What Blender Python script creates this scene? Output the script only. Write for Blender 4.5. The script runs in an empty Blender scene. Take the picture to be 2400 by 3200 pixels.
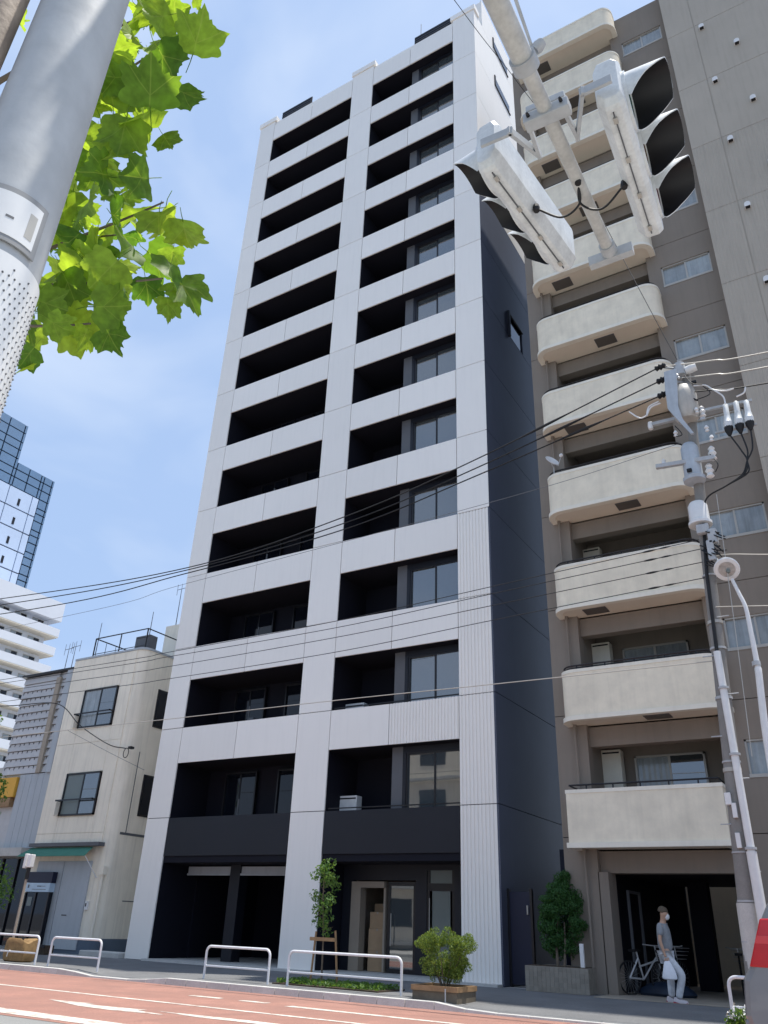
import bpy, bmesh, math, random
from mathutils import Vector, Matrix, Quaternion
R = math.radians
sc = bpy.context.scene
COL = sc.collection
rnd = random.Random(11)

# ------------------------------------------------------------------ camera
YAW, PITCH, ROLL, FPX = R(-32.073), R(27.8553), R(2.2728), 2452.65
CAM = Vector((0.0, -20.0, 1.156))
_f = Vector((math.sin(YAW)*math.cos(PITCH), math.cos(YAW)*math.cos(PITCH), math.sin(PITCH)))
_r0 = Vector((math.cos(YAW), -math.sin(YAW), 0)); _u0 = _r0.cross(_f)
_r = math.cos(ROLL)*_r0 + math.sin(ROLL)*_u0
_u = -math.sin(ROLL)*_r0 + math.cos(ROLL)*_u0
cd = bpy.data.cameras.new('camera'); cam = bpy.data.objects.new('camera', cd); COL.objects.link(cam)
cd.sensor_fit = 'VERTICAL'; cd.sensor_height = 36; cd.sensor_width = 27; cd.lens = FPX/3200*36
cd.clip_start = 0.05; cd.clip_end = 3000
cam.matrix_world = Matrix(((_r.x, _u.x, -_f.x, CAM.x), (_r.y, _u.y, -_f.y, CAM.y), (_r.z, _u.z, -_f.z, CAM.z), (0, 0, 0, 1)))
sc.camera = cam
# ------------------------------------------------------------------ light
SUN = Vector((0.20, 0.100, 0.97)).normalized()
EXPOSURE = 1.36
w = bpy.data.worlds.new('World'); sc.world = w; w.use_nodes = True
nt = w.node_tree; nt.nodes.clear()
wo = nt.nodes.new('ShaderNodeOutputWorld'); bg = nt.nodes.new('ShaderNodeBackground')
sky = nt.nodes.new('ShaderNodeTexSky'); sky.sky_type = 'NISHITA'; sky.sun_disc = False
sky.sun_elevation = math.asin(SUN.z); sky.sun_rotation = math.atan2(SUN.x, SUN.y)
sky.air_density = 1.1; sky.dust_density = 2.2; sky.ozone_density = 2.6; sky.altitude = 20
tc = nt.nodes.new('ShaderNodeTexCoord'); mp = nt.nodes.new('ShaderNodeMapping')
mp.inputs['Scale'].default_value = (1.6, 1.6, 3.4); mp.inputs['Location'].default_value = (3.1, 0.4, 1.3)
no = nt.nodes.new('ShaderNodeTexNoise'); no.inputs['Scale'].default_value = 1.5; no.inputs['Detail'].default_value = 4.5; no.inputs['Roughness'].default_value = 0.52; no.inputs['Distortion'].default_value = 0.5
rp = nt.nodes.new('ShaderNodeValToRGB'); rp.color_ramp.elements[0].position = 0.44; rp.color_ramp.elements[1].position = 0.80
rp.color_ramp.elements[0].color = (0, 0, 0, 1); rp.color_ramp.elements[1].color = (0.75, 0.75, 0.75, 1)
mx = nt.nodes.new('ShaderNodeMix'); mx.data_type = 'RGBA'
mx.inputs[7].default_value = (3.9, 4.4, 5.2, 1)
L = nt.links
L.new(tc.outputs['Generated'], mp.inputs[0]); L.new(mp.outputs[0], no.inputs['Vector']); L.new(no.outputs['Fac'], rp.inputs[0])
veil = nt.nodes.new('ShaderNodeMix'); veil.data_type = 'RGBA'      # thin high haze that evens the whole sky out
veil.inputs[0].default_value = .82; veil.inputs[7].default_value = (2.16, 2.98, 4.50, 1)
L.new(sky.outputs[0], veil.inputs[6])
L.new(rp.outputs[0], mx.inputs[0]); L.new(veil.outputs[2], mx.inputs[6]); L.new(mx.outputs[2], bg.inputs[0]); L.new(bg.outputs[0], wo.inputs[0])
bg.inputs[1].default_value = 0.082
sd = bpy.data.lights.new('sun', 'SUN'); sun = bpy.data.objects.new('sun', sd); COL.objects.link(sun)
sd.energy = 2.2; sd.angle = R(0.55); sd.color = (1.0, 0.95, 0.87)
sun.location = (20, 10, 60); sun.rotation_euler = SUN.to_track_quat('Z', 'Y').to_euler()
vs = sc.view_settings; vs.view_transform = 'Standard'; vs.look = 'None'; vs.exposure = EXPOSURE; vs.gamma = 1.0
try: vs.use_curve_mapping = False
except Exception: pass

# ------------------------------------------------------------------ helpers
def at(px, py, X=None, Y=None, Z=None, D=None):
    """point of the place seen at photo pixel (px, py) on a known plane"""
    d = _f + _r*((px-1200)/FPX) - _u*((py-1600)/FPX)
    if X is not None: t = (X-CAM.x)/d.x
    elif Y is not None: t = (Y-CAM.y)/d.y
    elif Z is not None: t = (Z-CAM.z)/d.z
    else: t = D
    return CAM + t*d
class MB:
    def __init__(s): s.v = []; s.f = []
    def add(s, vs_, fs):
        n = len(s.v); s.v += [tuple(p) for p in vs_]; s.f += [tuple(i+n for i in q) for q in fs]; return s
    def box(s, x0, x1, y0, y1, z0, z1):
        return s.add([(x0,y0,z0),(x1,y0,z0),(x1,y1,z0),(x0,y1,z0),(x0,y0,z1),(x1,y0,z1),(x1,y1,z1),(x0,y1,z1)],
                     [(0,3,2,1),(4,5,6,7),(0,1,5,4),(1,2,6,5),(2,3,7,6),(3,0,4,7)])
    def obox(s, c, ax, ay, az, hx, hy, hz):
        c, ax, ay, az = Vector(c), Vector(ax).normalized(), Vector(ay).normalized(), Vector(az).normalized()
        P = [c+ax*(i*hx)+ay*(j*hy)+az*(k*hz) for k in (-1,1) for (i,j) in ((-1,-1),(1,-1),(1,1),(-1,1))]
        return s.add(P, [(0,3,2,1),(4,5,6,7),(0,1,5,4),(1,2,6,5),(2,3,7,6),(3,0,4,7)])
    def tube(s, pts, r, n=8, caps=True):
        pts = [Vector(p) for p in pts]; m = len(pts)
        rs = r if isinstance(r, (list, tuple)) else [r]*m
        base = len(s.v); prev = None
        for i, p in enumerate(pts):
            t = (pts[min(i+1, m-1)]-pts[max(i-1, 0)])
            if t.length < 1e-9: t = Vector((0,0,1))
            t.normalize()
            if prev is None:
                a = Vector((0,0,1)) if abs(t.z) < .9 else Vector((1,0,0))
                x = t.cross(a).normalized()
            else:
                x = prev-t*prev.dot(t)
                if x.length < 1e-6: x = t.orthogonal()
                x.normalize()
            y = t.cross(x); prev = x
            for k in range(n):
                a = 2*math.pi*k/n; s.v.append(tuple(p+(x*math.cos(a)+y*math.sin(a))*rs[i]))
        for i in range(m-1):
            for k in range(n):
                k2 = (k+1) % n
                s.f.append((base+i*n+k, base+i*n+k2, base+(i+1)*n+k2, base+(i+1)*n+k))
        if caps:
            s.f.append(tuple(base+k for k in reversed(range(n)))); s.f.append(tuple(base+(m-1)*n+k for k in range(n)))
        return s
    def prism(s, poly, axis, a, b):
        """poly of 2-D points, extruded along axis from a to b"""
        n = len(poly)
        def mk(p, q):
            if axis == 'x': return (q, p[0], p[1])
            if axis == 'y': return (p[0], q, p[1])
            return (p[0], p[1], q)
        vv = [mk(p, a) for p in poly]+[mk(p, b) for p in poly]
        ff = [tuple(range(n))[::-1], tuple(range(n, 2*n))]+[(i, (i+1) % n, n+(i+1) % n, n+i) for i in range(n)]
        return s.add(vv, ff)
    def lathe(s, prof, c=(0,0,0), n=16, ax=(0,0,1)):
        c, az = Vector(c), Vector(ax).normalized(); x = az.orthogonal().normalized(); y = az.cross(x)
        base = len(s.v)
        for (r, h) in prof:
            for k in range(n):
                a = 2*math.pi*k/n; s.v.append(tuple(c+az*h+(x*math.cos(a)+y*math.sin(a))*max(r, 1e-4)))
        m = len(prof)
        for i in range(m-1):
            for k in range(n):
                k2 = (k+1) % n
                s.f.append((base+i*n+k, base+i*n+k2, base+(i+1)*n+k2, base+(i+1)*n+k))
        s.f.append(tuple(base+k for k in reversed(range(n)))); s.f.append(tuple(base+(m-1)*n+k for k in range(n)))
        return s
    def mesh(s, name, m, org=(0,0,0), smooth=False, recalc=True):
        me = bpy.data.meshes.new(name); o = Vector(org)
        me.from_pydata([(p[0]-o.x, p[1]-o.y, p[2]-o.z) for p in s.v], [], s.f)
        if recalc:
            b = bmesh.new(); b.from_mesh(me); bmesh.ops.recalc_face_normals(b, faces=b.faces); b.to_mesh(me); b.free()
        if smooth:
            me.polygons.foreach_set('use_smooth', [True]*len(me.polygons)); me.set_sharp_from_angle(angle=R(38))
        if m: me.materials.append(m)
        me.update(); return me
def link(name, data, parent=None, loc=(0,0,0), rot=(0,0,0)):
    o = bpy.data.objects.new(name, data); COL.objects.link(o)
    o.location = loc; o.rotation_euler = rot
    if parent: o.parent = parent
    return o
def wloc(o):
    l = Vector((0,0,0))
    while o: l += o.location; o = o.parent
    return l
def part(name, mb, m, parent, label=None, smooth=False, bevel=0, recalc=True, kind=None):
    o = link(name, mb.mesh(name, m, wloc(parent), smooth, recalc), parent)
    if label: o['label'] = label
    if kind: o['kind'] = kind
    if bevel: bev(o, bevel)
    return o
def bev(o, wd, seg=2):
    b = o.modifiers.new('bevel', 'BEVEL'); b.width = wd; b.segments = seg; b.limit_method = 'ANGLE'; b.angle_limit = R(40)
def tag(o, label, cat, group=None):
    o['label'] = label; o['category'] = cat
    if group: o['group'] = group
    return o
def root(name, label, cat, loc, group=None):
    return tag(link(name, None, None, loc), label, cat, group)
def thing(name, mb, m, label, cat, org, group=None, smooth=False, bevel=0, recalc=True):
    o = link(name, mb.mesh(name, m, org, smooth, recalc), None, org)
    if bevel: bev(o, bevel)
    return tag(o, label, cat, group)
def struct(name, mb, m, recalc=True, kind='structure'):
    o = link(name, mb.mesh(name, m, (0,0,0), False, recalc)); o['kind'] = kind; return o
def inst(name, me, parent, loc, rot=(0,0,0)):
    return link(name, me, parent, Vector(loc)-(wloc(parent) if parent else Vector((0,0,0))), rot)

# ------------------------------------------------------------------ materials
MATS = {}
def mat(name, col, rough=.7, var=.07, scale=1.5, bump=0., bscale=60., metal=0., spec=.4, streak=0., obj_var=0., coat=0., speck=0.):
    m = bpy.data.materials.new(name); m.use_nodes = True; n = m.node_tree.nodes; l = m.node_tree.links
    p = n['Principled BSDF']; p.inputs['Roughness'].default_value = rough; p.inputs['Metallic'].default_value = metal
    p.inputs['Specular IOR Level'].default_value = spec; p.inputs['Coat Weight'].default_value = coat
    g = n.new('ShaderNodeNewGeometry'); no = n.new('ShaderNodeTexNoise'); no.inputs['Scale'].default_value = scale
    no.inputs['Detail'].default_value = 6; no.inputs['Roughness'].default_value = .62
    l.new(g.outputs['Position'], no.inputs['Vector'])
    mr = n.new('ShaderNodeMapRange'); mr.inputs[1].default_value = .28; mr.inputs[2].default_value = .72
    mr.inputs[3].default_value = 1-var; mr.inputs[4].default_value = 1+var
    l.new(no.outputs['Fac'], mr.inputs[0]); last = mr.outputs[0]
    def mul(a, b):
        q = n.new('ShaderNodeMath'); q.operation = 'MULTIPLY'; l.new(a, q.inputs[0]); l.new(b, q.inputs[1]); return q.outputs[0]
    if streak:
        mp = n.new('ShaderNodeMapping'); mp.inputs['Scale'].default_value = (5, 5, .35); l.new(g.outputs['Position'], mp.inputs[0])
        n2 = n.new('ShaderNodeTexNoise'); n2.inputs['Scale'].default_value = 1.6; n2.inputs['Detail'].default_value = 4; l.new(mp.outputs[0], n2.inputs['Vector'])
        m2 = n.new('ShaderNodeMapRange'); m2.inputs[1].default_value = .48; m2.inputs[2].default_value = .75; m2.inputs[3].default_value = 1; m2.inputs[4].default_value = 1-streak
        l.new(n2.outputs['Fac'], m2.inputs[0]); last = mul(last, m2.outputs[0])
    if speck:
        n3 = n.new('ShaderNodeTexNoise'); n3.inputs['Scale'].default_value = 42; n3.inputs['Detail'].default_value = 2; l.new(g.outputs['Position'], n3.inputs['Vector'])
        m3 = n.new('ShaderNodeMapRange'); m3.inputs[1].default_value = .3; m3.inputs[2].default_value = .7; m3.inputs[3].default_value = 1-speck; m3.inputs[4].default_value = 1+speck
        l.new(n3.outputs['Fac'], m3.inputs[0]); last = mul(last, m3.outputs[0])
    if obj_var:
        oi = n.new('ShaderNodeObjectInfo'); m4 = n.new('ShaderNodeMapRange'); m4.inputs[3].default_value = 1-obj_var; m4.inputs[4].default_value = 1+obj_var
        l.new(oi.outputs['Random'], m4.inputs[0]); last = mul(last, m4.outputs[0])
    vm = n.new('ShaderNodeVectorMath'); vm.operation = 'SCALE'; vm.inputs[0].default_value = col[:3]; l.new(last, vm.inputs['Scale'])
    l.new(vm.outputs[0], p.inputs['Base Color'])
    if bump:
        bn = n.new('ShaderNodeTexNoise'); bn.inputs['Scale'].default_value = bscale; bn.inputs['Detail'].default_value = 4; l.new(g.outputs['Position'], bn.inputs['Vector'])
        b = n.new('ShaderNodeBump'); b.inputs['Strength'].default_value = bump; b.inputs['Distance'].default_value = .01
        l.new(bn.outputs['Fac'], b.inputs['Height']); l.new(b.outputs[0], p.inputs['Normal'])
    MATS[name] = m; return m
def ribbed(m, freq, depth=.5, axis=0):
    """fine vertical grooves as relief on an existing material"""
    n = m.node_tree.nodes; l = m.node_tree.links; g = n.new('ShaderNodeNewGeometry')
    wv = n.new('ShaderNodeTexWave'); wv.wave_type = 'BANDS'; wv.bands_direction = 'X'; wv.inputs['Scale'].default_value = freq; wv.inputs['Distortion'].default_value = .15
    l.new(g.outputs['Position'], wv.inputs['Vector'])
    b = n.new('ShaderNodeBump'); b.inputs['Strength'].default_value = depth; b.inputs['Distance'].default_value = .03
    l.new(wv.outputs['Fac'], b.inputs['Height']); l.new(b.outputs[0], n['Principled BSDF'].inputs['Normal']); return m
def glass(name, col, rough=.03, ior=1.6):
    m = mat(name, col, rough, .1, .6, spec=.5)
    p = m.node_tree.nodes['Principled BSDF']; p.inputs['IOR'].default_value = ior
    n = m.node_tree.nodes; l = m.node_tree.links
    g = n.new('ShaderNodeNewGeometry'); q = n.new('ShaderNodeTexNoise'); q.inputs['Scale'].default_value = .7; l.new(g.outputs['Position'], q.inputs['Vector'])
    b = n.new('ShaderNodeBump'); b.inputs['Strength'].default_value = .04; b.inputs['Distance'].default_value = .05; l.new(q.outputs['Fac'], b.inputs['Height']); l.new(b.outputs[0], p.inputs['Normal'])
    return m
def leafmat(name, ca, cb, trans=.45, veins=False):
    m = bpy.data.materials.new(name); m.use_nodes = True; n = m.node_tree.nodes; l = m.node_tree.links
    p = n['Principled BSDF']; p.inputs['Roughness'].default_value = .5; p.inputs['Specular IOR Level'].default_value = .35
    g = n.new('ShaderNodeNewGeometry'); oi = n.new('ShaderNodeObjectInfo'); ad = n.new('ShaderNodeMath'); ad.operation = 'ADD'
    l.new(g.outputs['Random Per Island'], ad.inputs[0]); l.new(oi.outputs['Random'], ad.inputs[1])
    fr = n.new('ShaderNodeMath'); fr.operation = 'FRACT'; l.new(ad.outputs[0], fr.inputs[0])
    cm = n.new('ShaderNodeMix'); cm.data_type = 'RGBA'; cm.inputs[6].default_value = (*ca, 1); cm.inputs[7].default_value = (*cb, 1); l.new(fr.outputs[0], cm.inputs[0])
    tr = n.new('ShaderNodeBsdfTranslucent'); tm = n.new('ShaderNodeMix'); tm.data_type = 'RGBA'; tm.blend_type = 'MULTIPLY'; tm.inputs[0].default_value = 1
    tm.inputs[7].default_value = (2.6, 2.2, .9, 1); l.new(cm.outputs[2], tm.inputs[6]); l.new(tm.outputs[2], tr.inputs[0])
    ms = n.new('ShaderNodeMixShader'); ms.inputs[0].default_value = trans
    l.new(cm.outputs[2], p.inputs['Base Color']); l.new(p.outputs[0], ms.inputs[1]); l.new(tr.outputs[0], ms.inputs[2]); l.new(ms.outputs[0], n['Material Output'].inputs[0])
    if veins:
        tx = n.new('ShaderNodeTexCoord'); sx = n.new('ShaderNodeSeparateXYZ'); l.new(tx.outputs['Object'], sx.inputs[0])
        ab = n.new('ShaderNodeMath'); ab.operation = 'ABSOLUTE'; l.new(sx.outputs[0], ab.inputs[0])
        def band(sock, k):     # thin line where sock is near zero
            q = n.new('ShaderNodeMath'); q.operation = 'ABSOLUTE'; l.new(sock, q.inputs[0]); m_ = n.new('ShaderNodeMapRange'); m_.inputs[1].default_value = 0; m_.inputs[2].default_value = k; m_.inputs[3].default_value = 1; m_.inputs[4].default_value = 0
            l.new(q.outputs[0], m_.inputs[0]); return m_.outputs[0]
        v0 = band(sx.outputs[0], .028); acc = v0
        for sl_ in (1.1, -.12):
            q = n.new('ShaderNodeMath'); q.operation = 'MULTIPLY_ADD'; q.inputs[1].default_value = -1/sl_ if sl_ > 0 else 6; l.new(sx.outputs[1], q.inputs[0]); l.new(ab.outputs[0], q.inputs[2])
            b_ = band(q.outputs[0], .022 if sl_ > 0 else .0); mxn = n.new('ShaderNodeMath'); mxn.operation = 'MAXIMUM'; l.new(acc, mxn.inputs[0]); l.new(b_, mxn.inputs[1]); acc = mxn.outputs[0]
        nz = n.new('ShaderNodeTexNoise'); nz.inputs['Scale'].default_value = 3.5; nz.inputs['Detail'].default_value = 5; l.new(tx.outputs['Object'], nz.inputs['Vector'])
        mo = n.new('ShaderNodeMapRange'); mo.inputs[1].default_value = .3; mo.inputs[2].default_value = .7; mo.inputs[3].default_value = .72; mo.inputs[4].default_value = 1.22; l.new(nz.outputs['Fac'], mo.inputs[0])
        sc2 = n.new('ShaderNodeVectorMath'); sc2.operation = 'SCALE'; l.new(cm.outputs[2], sc2.inputs[0]); l.new(mo.outputs[0], sc2.inputs['Scale'])
        vm2 = n.new('ShaderNodeMix'); vm2.data_type = 'RGBA'; vm2.inputs[7].default_value = (.26, .34, .10, 1); vk = n.new('ShaderNodeMath'); vk.operation = 'MULTIPLY'; vk.inputs[1].default_value = .42; l.new(acc, vk.inputs[0]); l.new(vk.outputs[0], vm2.inputs[0]); l.new(sc2.outputs[0], vm2.inputs[6])
        l.new(vm2.outputs[2], p.inputs['Base Color']); l.new(vm2.outputs[2], tm.inputs[6])
    return m
M_white = mat('white_panel', (.88, .85, .795), .45, .02, .35, streak=.035, obj_var=.035)
M_rib = mat('white_ribbed_panel', (.88, .85, .795), .45, .02, .4, streak=.02)
M_black = mat('charcoal_panel', (.0065, .008, .0145), .5, .12, .8)
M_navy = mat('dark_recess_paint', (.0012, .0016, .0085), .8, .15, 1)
M_slate = mat('slate_side_panel', (.060, .072, .112), .5, .10, .6, streak=.06, obj_var=.05)
M_grey = mat('grey_column_paint', (.11, .115, .125), .6, .06)
M_frame = mat('black_aluminium', (.012, .012, .015), .35, .05)
M_glass = glass('window_glass', (.055, .066, .070), .02, 2.6)
M_glassd = glass('dark_glass', (.006, .008, .014), .03, 1.45)
M_frost = mat('frosted_glass', (.16, .19, .18), .3, .05)
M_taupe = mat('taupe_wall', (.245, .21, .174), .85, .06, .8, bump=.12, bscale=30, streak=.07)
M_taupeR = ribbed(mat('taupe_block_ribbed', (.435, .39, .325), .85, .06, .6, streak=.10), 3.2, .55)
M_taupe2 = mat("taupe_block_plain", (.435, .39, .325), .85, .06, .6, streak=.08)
M_cream = mat('cream_balcony_render', (.81, .735, .585), .85, .12, 1.9, bump=.12, bscale=50, streak=.07)
M_lip = mat('cream_balcony_lip', (.82, .775, .66), .8, .05, 2, streak=.06)
M_soff = mat('cream_soffit', (.74, .67, .55), .9, .05)
M_alu = mat('pale_aluminium', (.42, .40, .36), .4, .05, metal=.2)
M_curt = ribbed(mat('curtain_glass', (.30, .335, .345), .14, .16, 3, spec=.7, streak=.3, coat=.5, obj_var=.25), 2.2, .25)
M_wht = mat('white_paint', (.72, .72, .71), .35, .06, 6, coat=.15)
M_rail = mat('rail_white_paint', (.74, .75, .77), .32, .07, 7, coat=.2, streak=.05)
M_sig = mat('signal_white_paint', (.66, .68, .68), .42, .10, 6, streak=.16, speck=.06, bump=.06, bscale=40)
M_sigb = mat('signal_hood_black', (.012, .012, .014), .5, .1)
M_galv = mat('galvanised_steel', (.43, .445, .455), .6, .12, 9, bump=.1, bscale=25, metal=.05, streak=.12)
M_arm = mat('arm_weathered_paint', (.50, .495, .47), .6, .14, 7, streak=.12, speck=.06)
M_rust = mat('rusty_conduit', (.34, .27, .21), .7, .35, 6, bump=.2)
M_conc = mat('pole_concrete', (.235, .225, .21), .9, .12, 3, bump=.25, bscale=70, streak=.12, speck=.05)
M_concl = mat('pale_concrete', (.52, .51, .48), .9, .1, 3, bump=.2, bscale=60, streak=.06, speck=.06)
M_kerb = mat('kerb_concrete', (.55, .54, .51), .9, .1, 4, bump=.25, bscale=60, obj_var=.07, speck=.07)
M_asph = mat('sidewalk_asphalt', (.165, .168, .172), .9, .16, .9, bump=.4, bscale=160, speck=.16)
M_road = mat('red_lane_asphalt', (.365, .19, .148), .9, .14, .55, bump=.5, bscale=120, speck=.22)
M_roadg = mat('grey_asphalt', (.25, .25, .24), .9, .15, .5, bump=.35, bscale=140, speck=.14)
M_mark = mat('road_paint', (.66, .63, .56), .7, .22, 2.5, speck=.2)
def worn(m, under, k=9., lo=.40, hi=.56):
    """paint rubbed through to the surface below in patches"""
    n = m.node_tree.nodes; l = m.node_tree.links; p = n['Principled BSDF']; src = p.inputs['Base Color'].links[0].from_socket
    g_ = n.new('ShaderNodeNewGeometry'); q = n.new('ShaderNodeTexNoise'); q.inputs['Scale'].default_value = k; q.inputs['Detail'].default_value = 8; q.inputs['Roughness'].default_value = .7; l.new(g_.outputs['Position'], q.inputs['Vector'])
    r_ = n.new('ShaderNodeMapRange'); r_.inputs[1].default_value = lo; r_.inputs[2].default_value = hi; l.new(q.outputs['Fac'], r_.inputs[0])
    x_ = n.new('ShaderNodeMix'); x_.data_type = 'RGBA'; x_.inputs[6].default_value = (*under, 1); l.new(src, x_.inputs[7]); l.new(r_.outputs[0], x_.inputs[0]); l.new(x_.outputs[2], p.inputs['Base Color'])
worn(M_mark, (.42, .27, .22), 7., .36, .50); worn(M_road, (.30, .165, .132), 1.1, .34, .62)
M_tan = mat('tan_paving', (.36, .31, .25), .9, .12, 3, bump=.2)
M_tile = mat('planter_tile', (.26, .235, .195), .8, .12, 6, obj_var=.10)
M_beige = mat('beige_render', (.87, .795, .66), .9, .08, .9, bump=.15, bscale=40, streak=.14)
M_grey2 = mat('grey_metal_sheet', (.42, .45, .475), .5, .06, 1, streak=.1)
M_louv = mat('grey_louvre', (.50, .50, .50), .6, .08, 3, obj_var=.08)
M_farw = mat('far_white_render', (.70, .72, .76), .8, .04, .3)
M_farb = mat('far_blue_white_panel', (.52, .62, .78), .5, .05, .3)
M_farg = glass('far_curtain_glass', (.10, .185, .30), .06, 2.3)
M_blue = mat('blue_base', (.10, .13, .17), .8, .1)
M_green = mat('green_awning', (.055, .20, .145), .8, .08, 3)
M_wood = mat('timber', (.30, .19, .10), .8, .2, 8)
M_box = mat('cardboard', (.40, .28, .17), .85, .1, 4, obj_var=.12)
M_soil = mat('soil', (.07, .05, .035), 1, .3, 12, bump=.5)
M_bark = mat('bark', (.15, .12, .09), .9, .3, 9, bump=.5)
M_cable = mat('black_cable', (.012, .012, .013), .6, .1)
M_yel = mat('yellow_sign', (.70, .38, .05), .6, .05)
M_red = mat('tail_lamp_red', (.50, .012, .02), .12, .1, 8, coat=.6)
M_carg = mat('grey_car_paint', (.22, .235, .25), .3, .04, 2, metal=.4, coat=.5)
M_tyre = mat('tyre_rubber', (.014, .014, .015), .8, .2)
M_signb = mat('navy_sign', (.008, .012, .035), .5, .1)
M_signl = mat('pale_blue_sign', (.50, .62, .72), .5, .1, 3)
M_steel = mat('bicycle_metal', (.55, .55, .55), .35, .1, metal=.2)
M_tarp = mat('blue_tarp', (.010, .02, .04), .5, .3, 4, bump=.5, bscale=6)
M_leafP = leafmat('plane_leaf', (.05, .125, .018), (.21, .33, .045), .6, True)
M_leafH = leafmat('hedge_leaf', (.022, .075, .020), (.055, .145, .036), .25)
M_leafB = leafmat('bush_leaf', (.045, .095, .02), (.19, .27, .06), .35)
M_leafS = leafmat('sapling_leaf', (.05, .12, .03), (.12, .22, .06), .4)

# ------------------------------------------------------------------ ground, road, pavements
g = MB(); g.add([(-900,-900,-.125),(900,-900,-.125),(900,900,-.125),(-900,900,-.125)], [(0,1,2,3)])
struct('ground', g, M_asph)
g = MB(); g.add([(-300,-16.9,-.119),(300,-16.9,-.119),(300,-11.42,-.119),(-300,-11.42,-.119)], [(0,1,2,3)])
struct('road', g, M_roadg)
g = MB(); g.add([(-300,-11.6,-.115),(300,-11.6,-.115),(300,-5.3,-.115),(-300,-5.3,-.115)], [(0,1,2,3)])
struct('red_bus_lane', g, M_road)
g = MB(); g.box(-300, 300, -22.5, -17.0, -.12, -.002); struct('near_pavement', g, M_concl)
g = MB(); g.box(-300, 300, -17.0, -16.85, -.12, .004); struct('near_kerb', g, M_kerb)
def kz(x):   # kerb top height along the street: dropped at the two driveways
    def ramp(a, b, x): return max(0., min(1., (x-a)/(b-a)))
    d1 = ramp(-17.6, -16.8, x)*(1-ramp(-15.2, -14.4, x)); d2 = ramp(-7.7, -6.9, x)
    return -.085*max(d1, d2)
g = MB(); xs = [-300,-60,-30]+[-24+.4*i for i in range(62)]+[2,10,60,300]; rows = [0, -2.6, -3.9, -5.24]
for x in xs:
    for j, y in enumerate(rows): g.v.append((x, y, [.0, 0, kz(x)*.15, kz(x)][j]))
nr = len(rows)
for i in range(len(xs)-1):
    for j in range(nr-1): g.f.append((i*nr+j, i*nr+j+1, (i+1)*nr+j+1, (i+1)*nr+j))
n0 = len(g.v)
struct('pavement', g, M_asph)
g = MB(); g.box(-300, 300, 0, 40, -.12, -.003); struct('building_plots', g, M_concl)
g = MB(); g.box(-60, 30, -5.36, -5.26, -.3, -.118); kb = struct('kerb', g, M_kerb)
x = -29.9
while x < 6:
    L_ = .598; za, zb = kz(x), kz(x+L_)
    c = MB(); y0, y1 = -5.385+rnd.uniform(-.003,.003), -5.235
    c.add([(x+.004,y0,-.2),(x+L_-.004,y0,-.2),(x+L_-.004,y1,-.2),(x+.004,y1,-.2),(x+.004,y0+.015,za+.006),(x+L_-.004,y0+.015,zb+.006),(x+L_-.004,y1,zb+.008),(x+.004,y1,za+.008)],
          [(0,3,2,1),(4,5,6,7),(0,1,5,4),(1,2,6,5),(2,3,7,6),(3,0,4,7)])
    part('kerb_stone', c, M_kerb, kb, bevel=.008); x += .6
def mark(name, pts):
    g = MB(); g.add([(p[0], p[1], -.111) for p in pts], [tuple(range(len(pts)))]); return struct(name, g, M_mark)
for x0, x1 in ((-12.05,-11.3),(-10.82,-10.2)):
    mark('lane_dash', [(x0,-7.05),(x1,-7.05),(x1,-6.87),(x0,-6.87)])
mark('lane_dash', [(-9.66,-7.2),(-6.0,-7.25),(-6.0,-7.12),(-9.62,-7.0)])
for i in range(12): mark('lane_dash', [(-13.6-1.3*i,-7.05),(-12.95-1.3*i,-7.05),(-12.95-1.3*i,-6.92),(-13.6-1.3*i,-6.92)]) if i > 12 else None
mark('lane_line', [(-80,-8.3),(20,-8.52),(20,-8.4),(-80,-8.18)])
mark('lane_edge_line', [(-80,-11.45),(20,-11.45),(20,-11.05),(-80,-11.05)])
mark('lane_arrow', [(-12.75,-9.62),(-11.75,-9.5),(-11.85,-9.62),(-11.5,-9.66),(-10.55,-9.52),(-10.6,-9.68),(-9.85,-9.82),(-10.9,-9.98),(-11.6,-9.95)])
mark('lane_arrow', [(-10.35,-9.5),(-8.6,-9.38),(-4.5,-9.45),(-4.5,-9.6),(-8.3,-9.62),(-9.4,-9.66)])
# planting strip
g = MB(); g.box(-12.1, -9.45, -4.45, -3.35, -.05, .025); bed = struct('planting_bed', g, M_soil)
def leaves(cloud, n, size, seed, flat=.4):
    r = random.Random(seed); m = MB()
    for _ in range(n):
        p, nrm = cloud(r); s = size*r.uniform(.6, 1.3)
        d = (Vector((r.gauss(0,1), r.gauss(0,1), r.gauss(0,1)))*flat+nrm).normalized()
        t = d.orthogonal().normalized(); t = Quaternion(d, r.uniform(0, 6.28)) @ t; b = d.cross(t)
        q = [p-t*s, p+b*s*.42+d*s*.12, p+t*s, p-b*s*.42+d*s*.12]
        m.add(q, [(0,1,2),(0,2,3)])
    return m
def blobs(bl):
    """bl: list of (centre, radii); leaves sit near the shells, pointing out"""
    wts = [b[1][0]*b[1][1]+b[1][0]*b[1][2] for b in bl]
    def f(r):
        c, rad = r.choices(bl, wts)[0]
        while True:
            d = Vector((r.gauss(0,1), r.gauss(0,1), r.gauss(0,1)))
            if d.length > .01: break
        d.normalize(); k = r.uniform(.45, 1.0)**.45*r.uniform(.9, 1.1)
        return Vector(c)+Vector((d.x*rad[0], d.y*rad[1], d.z*rad[2]))*k, d
    return f
def grass(r):
    return Vector((r.uniform(-12.05,-9.5), r.uniform(-4.42,-3.4), r.uniform(.02,.10)**1.0)), Vector((r.gauss(0,1), r.gauss(0,1), .4)).normalized()
g = leaves(grass, 1500, .05, 3)
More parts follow.
